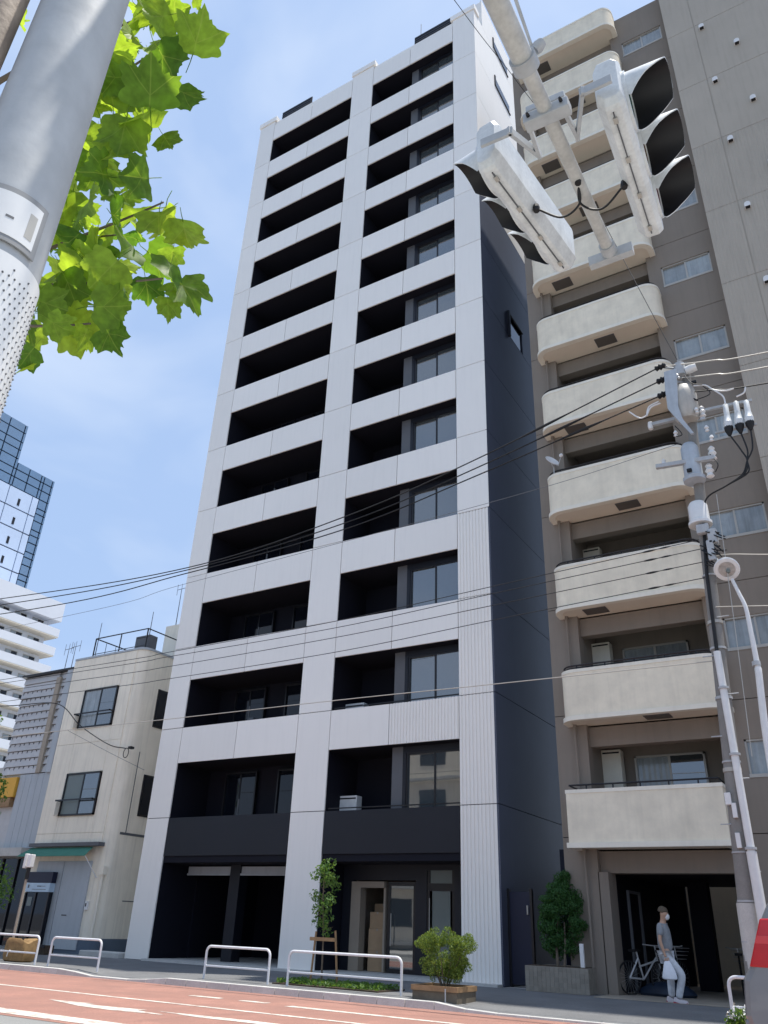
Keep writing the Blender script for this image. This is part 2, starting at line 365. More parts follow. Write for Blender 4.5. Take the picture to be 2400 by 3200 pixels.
o = struct('ground_cover', g, M_leafS, recalc=False, kind='stuff'); o['label'] = 'low green ground cover around the staked sapling'; o['category'] = 'ground cover'

# ------------------------------------------------------------------ white apartment tower
XE = [-21.461, -20.443, -15.432, -14.182, -9.777, -8.662]
B = [4.105, 7.050, 9.985, 12.888, 15.775, 18.665, 21.575, 24.500, 27.440, 30.390, 33.325, 36.256]
T = [5.842]+[b+1.683 for b in B[1:]]
ROOF = 39.5
tw = root('apartment_tower', 'tall white panelled apartment tower with dark recessed balconies', 'building', (-15.06, 0, 0))
G = .011
def panel(x0, x1, z0, z1, m=None, name='facade_panel', y0=0., y1=.045):
    g = MB(); g.box(x0+G, x1-G, y0, y1, z0+G, z1-G); return part(name, g, m or M_white, tw)
def rib_panel(x0, x1, z0, z1):
    g = MB(); n = max(2, int((x1-x0-2*G)/.10)); st = (x1-x0-2*G)/n; pf = [(x0+G, .045)]
    for i in range(n):
        a = x0+G+i*st; pf += [(a, 0.0), (a+st*.60, 0.0), (a+st*.66, .025), (a+st*.94, .025)]
    pf += [(x1-G, 0.0), (x1-G, .045)]
    g.prism(pf, 'z', z0+G, z1-G); return part('ribbed_facade_panel', g, M_rib, tw)
zl = [0.0]+B+[ROOF]
for (x0, x1) in ((XE[0], XE[1]), (XE[2], XE[3]), (XE[4], XE[5])):
    for i in range(len(zl)-1):
        if x0 == XE[4] and i < 4: rib_panel(x0, x1, zl[i], zl[i+1])
        else: panel(x0, x1, zl[i], zl[i+1])
for (x0, x1, xm) in ((XE[1], XE[2], -17.95), (XE[3], XE[4], -12.07)):
    for i in range(12):
        z0, z1 = T[i], (B[i+1] if i < 11 else ROOF-.35)
        panel(x0, xm, z0, z1)
        if x0 == XE[3] and i == 0: rib_panel(xm, x1, z0, z1)
        else: panel(xm, x1, z0, z1)
    panel(x0, x1, 2.93, 4.105, M_black, 'charcoal_fascia_panel')
# structure behind the panels
g = MB()
for (x0, x1) in ((XE[0], XE[1]), (XE[2], XE[3]), (XE[4], XE[5])): g.box(x0+.02, x1-.02, .05, 1.7, 0, ROOF-.05)
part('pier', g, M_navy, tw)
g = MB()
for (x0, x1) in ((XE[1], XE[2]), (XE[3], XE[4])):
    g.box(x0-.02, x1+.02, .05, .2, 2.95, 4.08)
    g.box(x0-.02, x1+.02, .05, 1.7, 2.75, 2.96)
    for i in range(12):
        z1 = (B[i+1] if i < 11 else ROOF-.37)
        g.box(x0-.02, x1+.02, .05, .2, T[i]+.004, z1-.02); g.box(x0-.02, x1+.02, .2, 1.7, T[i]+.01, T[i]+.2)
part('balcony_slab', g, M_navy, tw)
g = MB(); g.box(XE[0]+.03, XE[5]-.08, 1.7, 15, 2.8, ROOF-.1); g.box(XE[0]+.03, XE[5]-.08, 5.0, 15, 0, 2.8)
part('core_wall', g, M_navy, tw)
g = MB(); g.box(XE[0]-.03, XE[0]+.02, .06, 15, 0, ROOF); part('side_wall', g, M_white, tw)
# side wall towards the neighbour: slate panels below, white above
sl = [0.0]+B+[ROOF]
for i in range(len(sl)-1):
    for (ya, yb) in ((.05, 5.2), (5.2, 10.2), (10.2, 15)):
        g = MB(); m = M_slate if sl[i] < 27 else M_white
        yy0 = ya if ya > .06 else .005
        if sl[i] in (B[6],) and ya < 1:      # opening for the small window
            z0, z1 = sl[i]+.01, sl[i+1]-.01
            g.box(XE[5]-.06, XE[5], yy0, 2.45, z0, z1); g.box(XE[5]-.06, XE[5], 3.85, yb-.01, z0, z1)
            g.box(XE[5]-.06, XE[5], 2.45, 3.85, z0, z0+.05); g.box(XE[5]-.06, XE[5], 2.45, 3.85, 22.72, z1)
        else: g.box(XE[5]-.06, XE[5], yy0, yb-.012, sl[i]+.01, sl[i+1]-.01)
        part('side_panel', g, m, tw)
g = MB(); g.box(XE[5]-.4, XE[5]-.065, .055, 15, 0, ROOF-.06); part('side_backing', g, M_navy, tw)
g = MB(); g.box(XE[5]-.07, XE[5]-.05, 2.45, 3.85, 21.6, 22.72); sw = part('side_window', g, M_glassd, tw)
g = MB(); g.box(XE[5]-.05, XE[5]+.09, 2.35, 2.44, 21.5, 22.78); g.box(XE[5]-.05, XE[5]+.05, 2.44, 3.9, 22.72, 22.78); part('hood', g, M_black, sw)
# stair head rising behind the parapet, with two slit windows
g = MB(); g.box(XE[5]-3.4, XE[5]-.07, 1.0, 9.0, ROOF-.1, 41.7); part('stair_head', g, M_white, tw)
for z0, h in ((39.75, .62), (36.75, .62)):
    g = MB(); g.box(XE[5]-.08, XE[5]+.012, 2.3, 4.0, z0, z0+h); sw = part('side_window', g, M_glassd, tw)
    g = MB(); g.box(XE[5]-.02, XE[5]+.05, 2.2, 2.3, z0-.04, z0+h+.1); g.box(XE[5]-.02, XE[5]+.05, 2.3, 4.05, z0-.05, z0); part('frame', g, M_black, sw)
g = MB(); g.box(XE[5]-.06, XE[5]+.001, .95, 9.0, ROOF+.01, 41.72); part('side_panel', g, M_white, tw)
# parapet copings on the piers, roof rails between
for (x0, x1) in ((XE[0]-.06, XE[1]+.1), (XE[2]-.05, XE[3]+.1), (XE[4]-.1, XE[5]+.06)):
    g = MB(); g.box(x0, x1, -.05, .5, ROOF, ROOF+.34); part('coping', g, M_white, tw, bevel=.02)
g = MB(); g.box(XE[0], XE[5]-.1, .06, .3, ROOF-.36, ROOF-.05); part('parapet', g, M_white, tw)
for (x0, x1) in ((-20.1, -18.2), (-11.9, -9.9)):
    g = MB()
    for k in range(4): g.box(x0, x1, .1, .14, ROOF-.05+k*.17, ROOF+.06+k*.17)
    for xx in (x0, (x0+x1)/2, x1): g.box(xx-.03, xx+.03, .15, .2, ROOF-.2, ROOF+.66)
    part('roof_louvre', g, M_black, tw)
g = MB(); g.tube([(-11.72, .4, ROOF-.1), (-11.72, .4, ROOF+2.0)], .018, 6); part('lightning_rod', g, M_galv, tw)
# recess fittings
def sash(x0, x1, z0, z1, y, m, parent, name='window'):
    f = MB(); w_ = .05
    f.box(x0, x0+w_, y-.05, y+.05, z0, z1); f.box(x1-w_, x1, y-.05, y+.05, z0, z1)
    f.box(x0+w_, x1-w_, y-.05, y+.05, z0, z0+w_); f.box(x0+w_, x1-w_, y-.05, y+.05, z1-w_, z1)
    o = part(name, f, M_frame, parent); xm_ = (x0+x1)/2
    p = MB(); p.box(x0+w_, xm_, y+.01, y+.03, z0+w_, z1-w_); part('pane', p, m, o)
    p = MB(); p.box(xm_, x1-w_, y-.03, y-.01, z0+w_, z1-w_); part('pane', p, m, o)
    p = MB(); p.box(xm_-.03, xm_+.03, y-.045, y-.032, z0+w_, z1-w_); part('mullion', p, M_frame, o)
    return o
col_me = None
for i in range(12):
    zf = (T[i-1]+.2) if i else 2.97
    zc = T[i]
    # right-hand unit: grey column and big sliding window
    g = MB(); g.box(-12.17, -11.80, .42, 1.69, zf, zc+.008); part('grey_column', g, M_grey, tw)
    sash(-11.69, -9.82, zf+.05, zc-.18, .47, M_glass, tw)
    g = MB(); g.box(-11.80, -9.76, .5, 1.69, zf, zc+.006); part('room_shell', g, M_black, tw)
    g = MB(); g.box(-11.80, -9.76, .40, .52, zc-.18, zc+.004); part('window_head', g, M_black, tw)
    g = MB(); g.box(-11.80, -11.69, .40, .52, zf, zc-.18); part('window_jamb', g, M_black, tw)
    g = MB(); g.tube([(-14.45, 1.25, zf), (-14.45, 1.25, zc)], .028, 8); part('drain_pipe', g, M_grey, tw, smooth=True)
    # left-hand unit: dark sliding doors, pipe and partition
    sash(-19.6, -18.2, zf+.03, zc-.12, 1.6, M_glassd, tw); sash(-17.3, -15.7, zf+.03, zc-.12, 1.6, M_glassd, tw)
    g = MB(); g.tube([(-20.75, 1.2, zf), (-20.75, 1.2, zc)], .028, 8); part('drain_pipe', g, M_grey, tw, smooth=True)
    g = MB(); g.tube([(-18.3, .9, zf), (-18.3, .9, zf+1.75)], .03, 8); part('drain_pipe', g, M_grey, tw, smooth=True)
    g = MB(); g.box(-18.16, -17.95, .75, 1.0, zf, zf+rnd.choice([1.2,1.3,1.45])); part('meter_box', g, M_grey, tw)
    g = MB(); g.box(XE[3]+.04, XE[4]-.04, .10, .14, B[i]+.06, B[i]+.09) if i in (0, 1) else g.box(-14.1, -14.0, .2, .22, B[i]-.2, B[i]-.1)
    part('hand_rail', g, M_frame, tw)
def outdoor_unit(x, y, z, wd, dp, h, label, cat='heat pump', group=None, m=None):
    o = root('outdoor_unit', label, cat, (x, y, z), group); m = m or M_wht
    g = MB(); g.box(x-wd/2, x+wd/2, y-dp/2, y+dp/2, z+.04, z+h); part('casing', g, m, o, bevel=.012)
    g = MB(); g.box(x-wd/2+.03, x+wd/2-.03, y-dp/2-.006, y-dp/2+.002, z+h-.1, z+h-.06); part('grille', g, M_frame, o)
    g = MB(); g.box(x-wd*.4, x-wd*.3, y-dp/2-.005, y-dp/2+.001, z+h*.4, z+h*.5); part('rating_plate', g, M_grey, o)
    for xa_, xb_ in ((x-wd/2+.03, x-wd/2+.1), (x+wd/2-.1, x+wd/2-.03)): g = MB(); g.box(xa_, xb_, y-dp/2+.02, y+dp/2-.02, z, z+.045); part('foot', g, M_frame, o)
    return o
def stand(z, n): pass
for i, nm in ((0, 'lowest'), (1, 'second lowest'), (2, 'third lowest'), (3, 'fourth lowest')):
    zf = (T[i-1]+.2) if i else 2.97
    outdoor_unit(-13.95+.1*i, .95, zf, .7, .3, [1.66, 1.38, 1.32, 1.28][i], 'white outdoor unit on the %s right hand tower balcony' % nm, 'outdoor unit', 'outdoor units on the tower balconies')

for xa_ in (-20.46, -15.46): g = MB(); g.box(xa_, xa_+.06, 1.69, 5.0, 0, 2.78); part('carport_side', g, M_navy, tw)
# ground floor, left bay: dark car port with shutter boxes
g = MB()
g.box(-20.43, -15.44, 4.9, 5.0, 0, 2.76); part('carport_back', g, M_navy, tw)
for (x0, x1) in ((-20.3, -18.45), (-18.02, -15.6)):
    g = MB(); g.box(x0, x1, 1.1, 1.35, 2.46, 2.70); g.box(x0, x1, 1.05, 1.1, 2.44, 2.5); part('shutter_box', g, M_grey2, tw)
g = MB(); g.box(-18.44, -18.03, 1.05, 1.45, 0, 2.76); part('carport_post', g, M_black, tw)
g = MB(); g.box(-17.6, -15.8, 3.6, 3.65, 0, 2.1); dr = part('door', g, M_black, tw)
g = MB(); g.box(-17.4, -17.0, 3.54, 3.6, 1.0, 1.05); part('handle', g, M_alu, dr)
# ground floor, right bay: entrance wall
g = MB()
g.box(-14.18, -13.82, 1.2, 1.35, .06, 2.76); g.box(-13.82, -11.75, 1.2, 1.35, 2.34, 2.76); g.box(-11.75, -11.40, 1.2, 1.35, .06, 2.76)
g.box(-11.40, -10.55, 1.2, 1.35, 2.60, 2.76); g.box(-10.55, -9.80, 1.2, 1.35, .06, 2.76)
part('entrance_wall', g, M_black, tw)
g = MB(); g.box(-13.82, -13.5, 1.1, 1.4, .06, 2.30); g.box(-13.5, -12.72, 1.1, 1.4, 2.14, 2.30); g.box(-12.76, -12.70, 1.16, 1.36, .06, 2.14)
part('door_surround', g, mat('tan_door_surround', (.30, .255, .20), .7, .06), tw)
g = MB(); g.box(-12.66, -12.58, 1.22, 1.3, .06, 2.3); g.box(-11.83, -11.75, 1.22, 1.3, .06, 2.3); g.box(-12.58, -11.83, 1.22, 1.3, .06, .16); g.box(-12.58, -11.83, 1.22, 1.3, 2.2, 2.3)
dr = part('glass_door', g, M_frame, tw)
g = MB(); g.box(-12.58, -11.83, 1.25, 1.27, .16, 2.2); part('pane', g, M_glass, dr)
g = MB(); g.tube([(-12.5, 1.15, .7), (-12.5, 1.15, 1.5)], .015, 8); part('handle', g, M_alu, dr)
g = MB(); g.box(-11.40, -11.32, 1.22, 1.3, .06, 2.6); g.box(-10.63, -10.55, 1.22, 1.3, .06, 2.6); g.box(-11.32, -10.63, 1.22, 1.3, 2.08, 2.27); g.box(-11.32, -10.63, 1.22, 1.3, .06, .2)
dr = part('service_door', g, M_frame, tw)
g = MB(); g.box(-11.32, -10.63, 1.25, 1.27, 2.27, 2.6); part('transom_pane', g, M_frost, dr)
g = MB(); g.box(-11.25, -10.70, 1.24, 1.27, .2, 2.08); part('pane', g, M_frost, dr)
g = MB(); g.tube([(-11.30, 1.17, .8), (-11.30, 1.17, 1.9)], .014, 8); part('handle', g, M_alu, dr)
g = MB(); g.box(-14.1, -13.9, 1.36, 4.2, .06, 2.74); g.box(-11.6, -11.5, 1.36, 4.2, .06, 2.74); g.box(-13.9, -11.6, 4.1, 4.2, .06, 2.74); part('lobby_wall', g, M_tan, tw)
g = MB(); g.box(-20.4, -8.7, -.30, 5.0, -.02, .055); part('entrance_step', g, M_concl, tw)
bx = [(-13.08, 1.62, .06, .6, .4, .5), (-13.10, 1.62, .56, .56, .4, .55), (-13.12, 1.63, 1.11, .5, .36, .42), (-13.3, 2.2, .06, .7, .5, .7), (-13.3, 2.2, .76, .66, .5, .6), (-13.25, 2.2, 1.36, .6, .45, .4)]
bl = ['lowest cardboard box of the front stack inside the entrance', 'middle cardboard box of the front stack inside the entrance', 'topmost cardboard box of the front stack inside the entrance',
      'lowest cardboard box of the rear stack inside the entrance', 'middle cardboard box of the rear stack inside the entrance', 'topmost cardboard box of the rear stack inside the entrance']
for (x, y, z, a, b_, h), lb in zip(bx, bl):
    o = root('cardboard_box', lb, 'box', (x, y, z), 'boxes in the tower entrance')
    g = MB(); g.box(x-a/2, x+a/2, y-b_/2, y+b_/2, z, z+h-.002); part('carton', g, M_box, o, bevel=.006)
    g = MB(); g.box(x-.03, x+.03, y-b_/2-.002, y+b_/2+.002, z+h-.06, z+h+.0); part('tape', g, M_tan, o)
# side gate in the gap
g_ = root('side_gate', 'dark navy metal gate closing the gap beside the tower', 'gate', (-8.3, .35, 0))
g = MB(); g.box(-8.58, -8.05, .32, .36, .06, 2.05); part('leaf', g, M_signb, g_)
g = MB(); g.box(-8.64, -8.58, .3, .4, 0, 2.12); g.box(-8.05, -7.99, .3, .4, 0, 2.12); part('frame', g, M_frame, g_)
g = MB(); g.box(-8.12, -8.09, .26, .32, 1.55, 1.75); part('handle', g, M_alu, g_)
g = MB(); g.box(-7.95, -7.02, 2.4, 2.5, 0, 3.2); thing('gap_screen', g, M_signb, 'dark sheet screen deep in the gap between the towers', 'screen', (-7.5, 2.45, 0))

# ------------------------------------------------------------------ taupe apartment block with cream balconies
ap = root('balcony_apartment_block', 'taupe apartment block with rounded cream balconies over an open garage', 'building', (-3.5, 0, 0))
PK = 2.938; AR = 33.38
def apart(name, g, m, **k): return part(name, g, m, ap, **k)
JZ = [0, 3.25]+[3.25+2.94*k for k in range(1, 10)]+[AR]
for i in range(len(JZ)-1):
    z0, z1 = JZ[i]+(.009 if i else 0), JZ[i+1]-.009
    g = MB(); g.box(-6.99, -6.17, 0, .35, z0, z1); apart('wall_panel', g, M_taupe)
g = MB(); g.box(-6.98, -6.18, .02, .33, 0, AR-.02); apart('wall_core', g, M_navy)
WT = [5.27+2.945*k for k in range(-1, 10)]      # window heads on the right-hand wall
for i in range(len(JZ)-1):
    z0, z1 = JZ[i]+(.009 if i else 0), JZ[i+1]-.009
    g = MB(); wins = [t for t in WT if z0 < t < z1 and t > 3]
    if wins:
        t = wins[0]; b_ = t-.82
        g.box(-2.92, -2.52, 0, .3, z0, z1); g.box(-1.06, -.80, 0, .3, z0, z1); g.box(-2.52, -1.06, 0, .3, t, z1); g.box(-2.52, -1.06, 0, .3, z0, b_)
        apart('wall_panel', g, M_taupe)
        f = MB(); fw = .045
        f.box(-2.52, -2.52+fw, .03, .16, b_, t); f.box(-1.06-fw, -1.06, .03, .16, b_, t); f.box(-2.52, -1.06, .03, .16, t-fw, t); f.box(-2.52, -1.06, -.02, .16, b_-.03, b_+fw)
        wo_ = apart('window', f, M_alu)
        xm = -1.8
        p = MB(); p.box(-2.52+fw, xm, .10, .12, b_+fw, t-fw); part('pane', p, M_curt, wo_)
        p = MB(); p.box(xm, -1.06-fw, .07, .09, b_+fw, t-fw); part('pane', p, M_curt, wo_)
        p = MB(); p.box(xm-.025, xm+.025, .05, .13, b_+fw, t-fw); part('mullion', p, M_alu, wo_)
    else:
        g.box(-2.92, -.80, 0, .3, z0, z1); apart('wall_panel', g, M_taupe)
g = MB(); g.box(-2.9, -.82, .17, 1.7, 0, AR-.02); apart('room_backing', g, M_navy)
# taller ribbed block on the right, with vent hoods
zj = [0, 3.3, 6.25, 9.2, 12.15, 15.1, 18.1, 21.08, 24.0, 27.0, 30.0, 33.0, 36.5]
for i in range(len(zj)-1):
    for (x0, x1) in ((-.90, .03), (.03, 3.1), (3.1, 7)):
        g = MB(); g.box(x0+.008, x1-.008, -.5, 14, zj[i]+.008, zj[i+1]-.008); apart('block_panel', g, M_taupeR if i < 8 else M_taupe2)
g = MB(); g.box(-.88, 6.98, -.48, 13.9, 0, 36.4); apart('block_core', g, M_taupe2)
hood = MB(); pr = [(0,-.10),(-.04,-.10),(-.10,-.06),(-.12,.0),(-.10,.06),(-.05,.10),(0,.10)]
hood.prism([(-.085,-.09),(.085,-.09),(.085,.02),(.06,.075),(0,.10),(-.06,.075),(-.085,.02)], 'y', -.13, 0)
hood_me = hood.mesh('vent_hood', M_wht, (0,0,0), True)
hb = MB(); hb.box(-.065, .065, -.125, -.01, -.094, -.088); hb_me = hb.mesh('vent_mouth', M_sigb)
for k in range(-3, 6):
    for (vx, vz) in ((.26, 17.70+3.0*k), (1.165, 19.09+3.0*k)):
        if vz > 33 or vz < 3: continue
        o = inst('vent_hood', hood_me, ap, (vx, -.5, vz)); inst('vent_mouth', hb_me, o, (vx, -.5, vz))
# building mass
g = MB(); g.box(-6.97, -.82, 1.75, 6.3, 2.6, AR-.05); g.box(-6.97, -6.2, .34, 6.3, 0, AR-.05); apart('rear_mass', g, M_taupe)
g = MB(); g.box(-6.97, -.82, 0.3, 6.4, AR-.06, AR-.01); apart('roof_slab', g, M_taupe)
def outline(x0, x1, yf, yb, r, n=7):
    """balcony plan: back-left, round front corners, back-right"""
    p = [(x0, yb)]
    if r <= 0: return p+[(x0, yf), (x1, yf), (x1, yb)]
    for k in range(n+1):
        a = math.pi+k*math.pi/2/n; p.append((x0+r+r*math.cos(a), yf+r+r*math.sin(a)))
    for k in range(n+1):
        a = 1.5*math.pi+k*math.pi/2/n; p.append((x1-r+r*math.cos(a), yf+r+r*math.sin(a)))
    return p+[(x1, yb)]
def shell(x0, x1, yf, yb, r, t, z0, z1, d=0.0):
    o_ = outline(x0-d, x1+d, yf-d, yb, r+d if r else 0); i_ = outline(x0+t, x1-t, yf+t, yb, max(r-t, .02) if r else 0)
    g = MB(); n = len(o_)
    V = [(p[0],p[1],z) for z in (z0,z1) for p in o_]+[(p[0],p[1],z) for z in (z0,z1) for p in i_]
    F = []
    for k in range(n-1):
        F += [(k,k+1,n+k+1,n+k), (2*n+k,3*n+k,3*n+k+1,2*n+k+1), (n+k,n+k+1,3*n+k+1,3*n+k), (k,2*n+k,2*n+k+1,k+1)]
    F += [(0,n,3*n,2*n), (n-1,2*n+n-1,3*n+n-1,2*n-1)]
    return g.add(V, F)
hx = {1: -4.32, 2: -5.58, 3: -4.40, 4: -5.64, 5: -4.45, 6: -5.64, 7: -4.45, 8: -5.64, 9: -4.45, 10: -5.64}
for k in range(11):
    zb = 2.945+PK*k; zt = zb+1.295 if k < 10 else zb+1.16
    x0, x1, r = (-6.60, -3.03, 0) if k == 0 else (-6.60, -2.65, .42)
    yb = .02 if k else .0
    bo = apart('balcony', shell(x0, x1, -.7, -.003, r, .13, zb+.112, zt-.085), M_cream, smooth=bool(k))
    part('lip', shell(x0, x1, -.7, -.003, r, .13, zb, zb+.112, .045), M_lip, bo, smooth=bool(k))
    part('coping', shell(x0, x1, -.7, -.003, r, .14, zt-.085, zt, .012), M_lip, bo, smooth=bool(k))
    g = MB(); g.prism(outline(x0+.1, x1-.1, -.62, .19, max(r-.08, 0)), 'z', zb+.035, zb+.16); part('slab', g, M_soff, bo)
    if k:
        g = MB(); g.box(hx[k]-.31, hx[k]+.31, -.42, .02, zb+.02, zb+.034)
        h = part('escape_hatch', g, M_grey, bo)
        g = MB(); g.box(hx[k]-.29, hx[k]+.29, -.40, .0, zb+.012, zb+.019); part('lid', g, mat('hatch_lid%d' % k, (.11, .10, .09), .6, .1), h)
    if k < 10:
        g = MB(); rr = [(p[0], p[1], zt+.11) for p in outline(x0+.07, x1-.07, -.63, -.02, max(r-.07, 0))]
        g.tube(rr, .022, 6)
        for (px_, py_) in [(x0+.5+(x1-x0-1)*q/4, -.63) for q in range(5)]: g.box(px_-.015, px_+.015, py_-.015, py_+.015, zt-.02, zt+.11)
        if k: g.tube([(p[0], p[1], zt+.05) for p in rr], .016, 6)
        part('hand_rail', g, M_frame, bo)
    # recess behind
    zc = zb+PK+.03
    if k < 10:
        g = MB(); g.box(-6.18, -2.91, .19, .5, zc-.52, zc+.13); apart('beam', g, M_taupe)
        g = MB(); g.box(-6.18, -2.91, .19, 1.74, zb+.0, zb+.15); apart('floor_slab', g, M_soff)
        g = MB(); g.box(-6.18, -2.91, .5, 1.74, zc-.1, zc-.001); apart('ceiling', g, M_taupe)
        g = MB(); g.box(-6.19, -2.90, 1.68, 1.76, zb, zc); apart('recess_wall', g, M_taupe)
        z0, z1, y = zb+.2, zb+2.42, 1.62; f = MB(); a, b_ = -5.45, -3.68
        f.box(a, a+.05, y-.05, y+.05, z0, z1); f.box(b_-.05, b_, y-.05, y+.05, z0, z1); f.box(a, b_, y-.05, y+.05, z1-.05, z1); f.box(a, b_, y-.05, y+.05, z0, z0+.05)
        wn = apart('sliding_door', f, M_alu)
        p = MB(); p.box(a+.05, (a+b_)/2, y, y+.02, z0+.05, z1-.05); part('pane', p, M_curt, wn)
        p = MB(); p.box((a+b_)/2, b_-.05, y-.04, y-.02, z0+.05, z1-.05); part('pane', p, M_curt if k % 2 else M_glass, wn)
        p = MB(); p.box((a+b_)/2-.03, (a+b_)/2+.03, y-.049, y+.049, z0+.05, z1-.05); part('mullion', p, M_alu, wn)
    # downpipe
    g = MB(); g.tube([(-6.44, -.10, zb+.04), (-6.44, -.10, max(zb-1.6, .5) if k else .5)], .032, 8)
    g.tube([(-6.44, -.10, zb-.04), (-6.44, -.10, zb+.04)], .05, 8)
    apart('downpipe', g, M_taupe, smooth=True)
for k, lb in ((0, 'second floor'), (1, 'third floor'), (2, 'fourth floor')):
    zb = 2.945+PK*k+.15
    outdoor_unit(-5.95, 1.35, zb, .5, .32, 2.40, 'tall cream water heater on the %s balcony above the garage' % lb, 'water heater', 'water heaters on the balconies', M_lip)
outdoor_unit(-5.6, .9, 2.945+PK*3+.15, .75, .3, 1.55, 'small white outdoor unit behind the balcony with the satellite dish', 'outdoor unit')
# satellite dish
sdh = root('satellite_dish', 'small white satellite dish clamped to a cream balcony rail', 'satellite dish', (-6.3, -.62, 13.05))
g = MB(); g.lathe([(.001, .0), (.1, .012), (.2, .05), (.225, .065), (.22, .075), (.1, .03), (.001, .02)], (-6.32, -.75, 13.42), 20, (.75, -.5, .55)); part('reflector', g, M_wht, sdh, smooth=True)
g = MB(); g.tube([(-6.33, -.73, 13.40), (-6.1, -.8, 13.22), (-5.98, -.86, 13.48)], .012, 6); g.tube([(-6.33, -.73, 13.40), (-6.3, -.63, 13.3), (-6.3, -.62, 13.0)], .02, 6); part('arm', g, M_galv, sdh)
g = MB(); g.lathe([(.02, -.05), (.05, -.03), (.055, .03), (.02, .06)], (-5.97, -.87, 13.5), 10, (-.7, .2, -.1)); part('feed_horn', g, M_wht, sdh, smooth=True)
# dish on the top floor near the eave
# garage
g = MB(); g.box(-6.18, -2.91, .19, .6, 2.47, 3.1); apart('garage_lintel', g, M_taupe)
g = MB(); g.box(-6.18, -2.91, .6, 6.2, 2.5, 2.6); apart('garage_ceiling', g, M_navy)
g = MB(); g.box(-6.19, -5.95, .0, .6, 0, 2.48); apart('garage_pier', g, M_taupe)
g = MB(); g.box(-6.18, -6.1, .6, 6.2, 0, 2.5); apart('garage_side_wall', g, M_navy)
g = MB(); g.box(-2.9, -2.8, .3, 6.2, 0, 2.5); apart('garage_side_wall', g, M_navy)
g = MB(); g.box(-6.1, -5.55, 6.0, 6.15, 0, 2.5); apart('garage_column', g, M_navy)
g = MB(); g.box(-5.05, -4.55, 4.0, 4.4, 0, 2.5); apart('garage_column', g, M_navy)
g = MB(); g.box(-7.5, -.9, 7.6, 7.8, 0, 2.9); apart('courtyard_wall', g, M_lip)
g = MB(); g.box(-6.18, -2.85, -1.05, 9.2, .003, .012); apart('garage_floor', g, M_tan)
g = MB(); g.box(-5.9, -5.84, 1.2, 1.26, 0, 2.1); g.box(-5.9, -5.84, 2.2, 2.26, 0, 2.1); g.box(-5.9, -5.84, 1.2, 2.26, 2.1, 2.16); apart('bicycle_rack_frame', g, M_grey)
# tiled planter in front of the pier
pl = root('tiled_planter', 'brown tiled raised planter holding the clipped evergreen', 'planter', (-7.1, -.3, 0))
g = MB(); g.box(-7.88, -6.44, -.585, -.02, .0, .50); g.box(-7.88, -7.0, -.02, .9, 0, .50); part('core', g, M_tan, pl)
tm = MB(); tm.box(-.0475, .0475, -.008, .008, -.0475, .0475); tile_me = tm.mesh('tile', M_tile)
nx = 15
for i in range(nx):
    for j in range(5): inst('tile', tile_me, pl, (-7.88+.048+i*.0985, -.588, .055+j*.0985))
for i in range(6):
    for j in range(5): inst('tile', tile_me, pl, (-6.437, -.535+i*.0985, .055+j*.0985), (0,0,R(90)))
g = MB(); g.box(-7.82, -6.5, -.52, -.03, .50, .515); part('soil', g, M_soil, pl)
g = MB(); g.box(-6.62, -6.53, -.45, -.38, .50, .98); thing('planter_post', g, M_wht, 'short white post standing in the tiled planter', 'post', (-6.57, -.41, .5), bevel=.01)
hg = root('clipped_evergreen', 'dense dark green clipped evergreen shrub growing in the tiled planter', 'shrub', (-7.2, -.3, .5))
bl = []; r_ = random.Random(5)
for i in range(130):
    d = Vector((r_.gauss(0,1), r_.gauss(0,1), r_.gauss(0,1))).normalized()*r_.uniform(.35, 1.18)**.5
    hz = .5+.5*d.z; ww_ = .50 if hz < .5 else .50-.13*(hz-.5)*2
    bl.append(((-7.08+d.x*ww_+.06*(hz-.5), -.16+d.y*.34, 1.58+d.z*.82), (.09+.11*r_.random(),)*2+(.08+.10*r_.random(),)))
part('crown', leaves(blobs(bl), 26000, .027, 8, .55), M_leafH, hg, recalc=False, kind='stuff')
g = MB(); g.tube([(-7.2,-.3,.5),(-7.22,-.27,.9),(-7.15,-.25,1.5)], [.035,.03,.015], 8); g.tube([(-7.05,-.28,.5),(-7.0,-.3,.9),(-7.0,-.25,1.4)], [.03,.026,.012], 8); part('trunk', g, M_bark, hg, smooth=True)

# ------------------------------------------------------------------ beige three-storey house on the left
bh = root('beige_house', 'small beige three storey building with green awning beside the white tower', 'building', (-25.4, .3, 0))
def hp(name, g, m, **k): return part(name, g, m, bh, **k)
HX0, HX1, HY = -27.42, -23.4, .3
cr = [(HX1-.35+.35*math.cos(a), HY+.35+.35*math.sin(a)) for a in [R(-90+15*k) for k in range(7)]]
def house_slab(z0, z1, m, name='wall_panel', d=0):
    g = MB(); g.prism([(HX0, 9), (HX0, HY-d)]+[(p[0]+d, p[1]-d) for p in cr]+[(HX1+d, 9)], 'z', z0, z1); return hp(name, g, m, smooth=False)
def rect_panel(x0, x1, z0, z1):
    g = MB(); g.box(x0+.006, x1-.006, HY-.03, HY, z0+.006, z1-.006); hp('wall_panel', g, M_beige)
house_slab(0, .48, M_blue, 'plinth', .015); house_slab(.48, 10.4, M_beige, 'wall')
XS = [HX0, -26.40, -24.45, -23.80]
for (z0, z1) in ((3.76, 6.98), (6.98, 10.38)):
    for (x0, x1) in ((XS[0], XS[1]), (XS[2], XS[3])): rect_panel(x0, x1, z0, z1)
for z0, z1 in ((3.76, 4.33), (5.88, 6.98), (6.98, 7.52), (9.08, 10.38)): rect_panel(XS[1], XS[2], z0, z1)
rect_panel(HX0, -26.4, 3.38, 3.76); rect_panel(-26.4, -24.45, 3.38, 3.76); rect_panel(-24.45, -23.8, 3.38, 3.76)
house_slab(10.4, 10.48, M_grey2, 'roof_edge', .04)
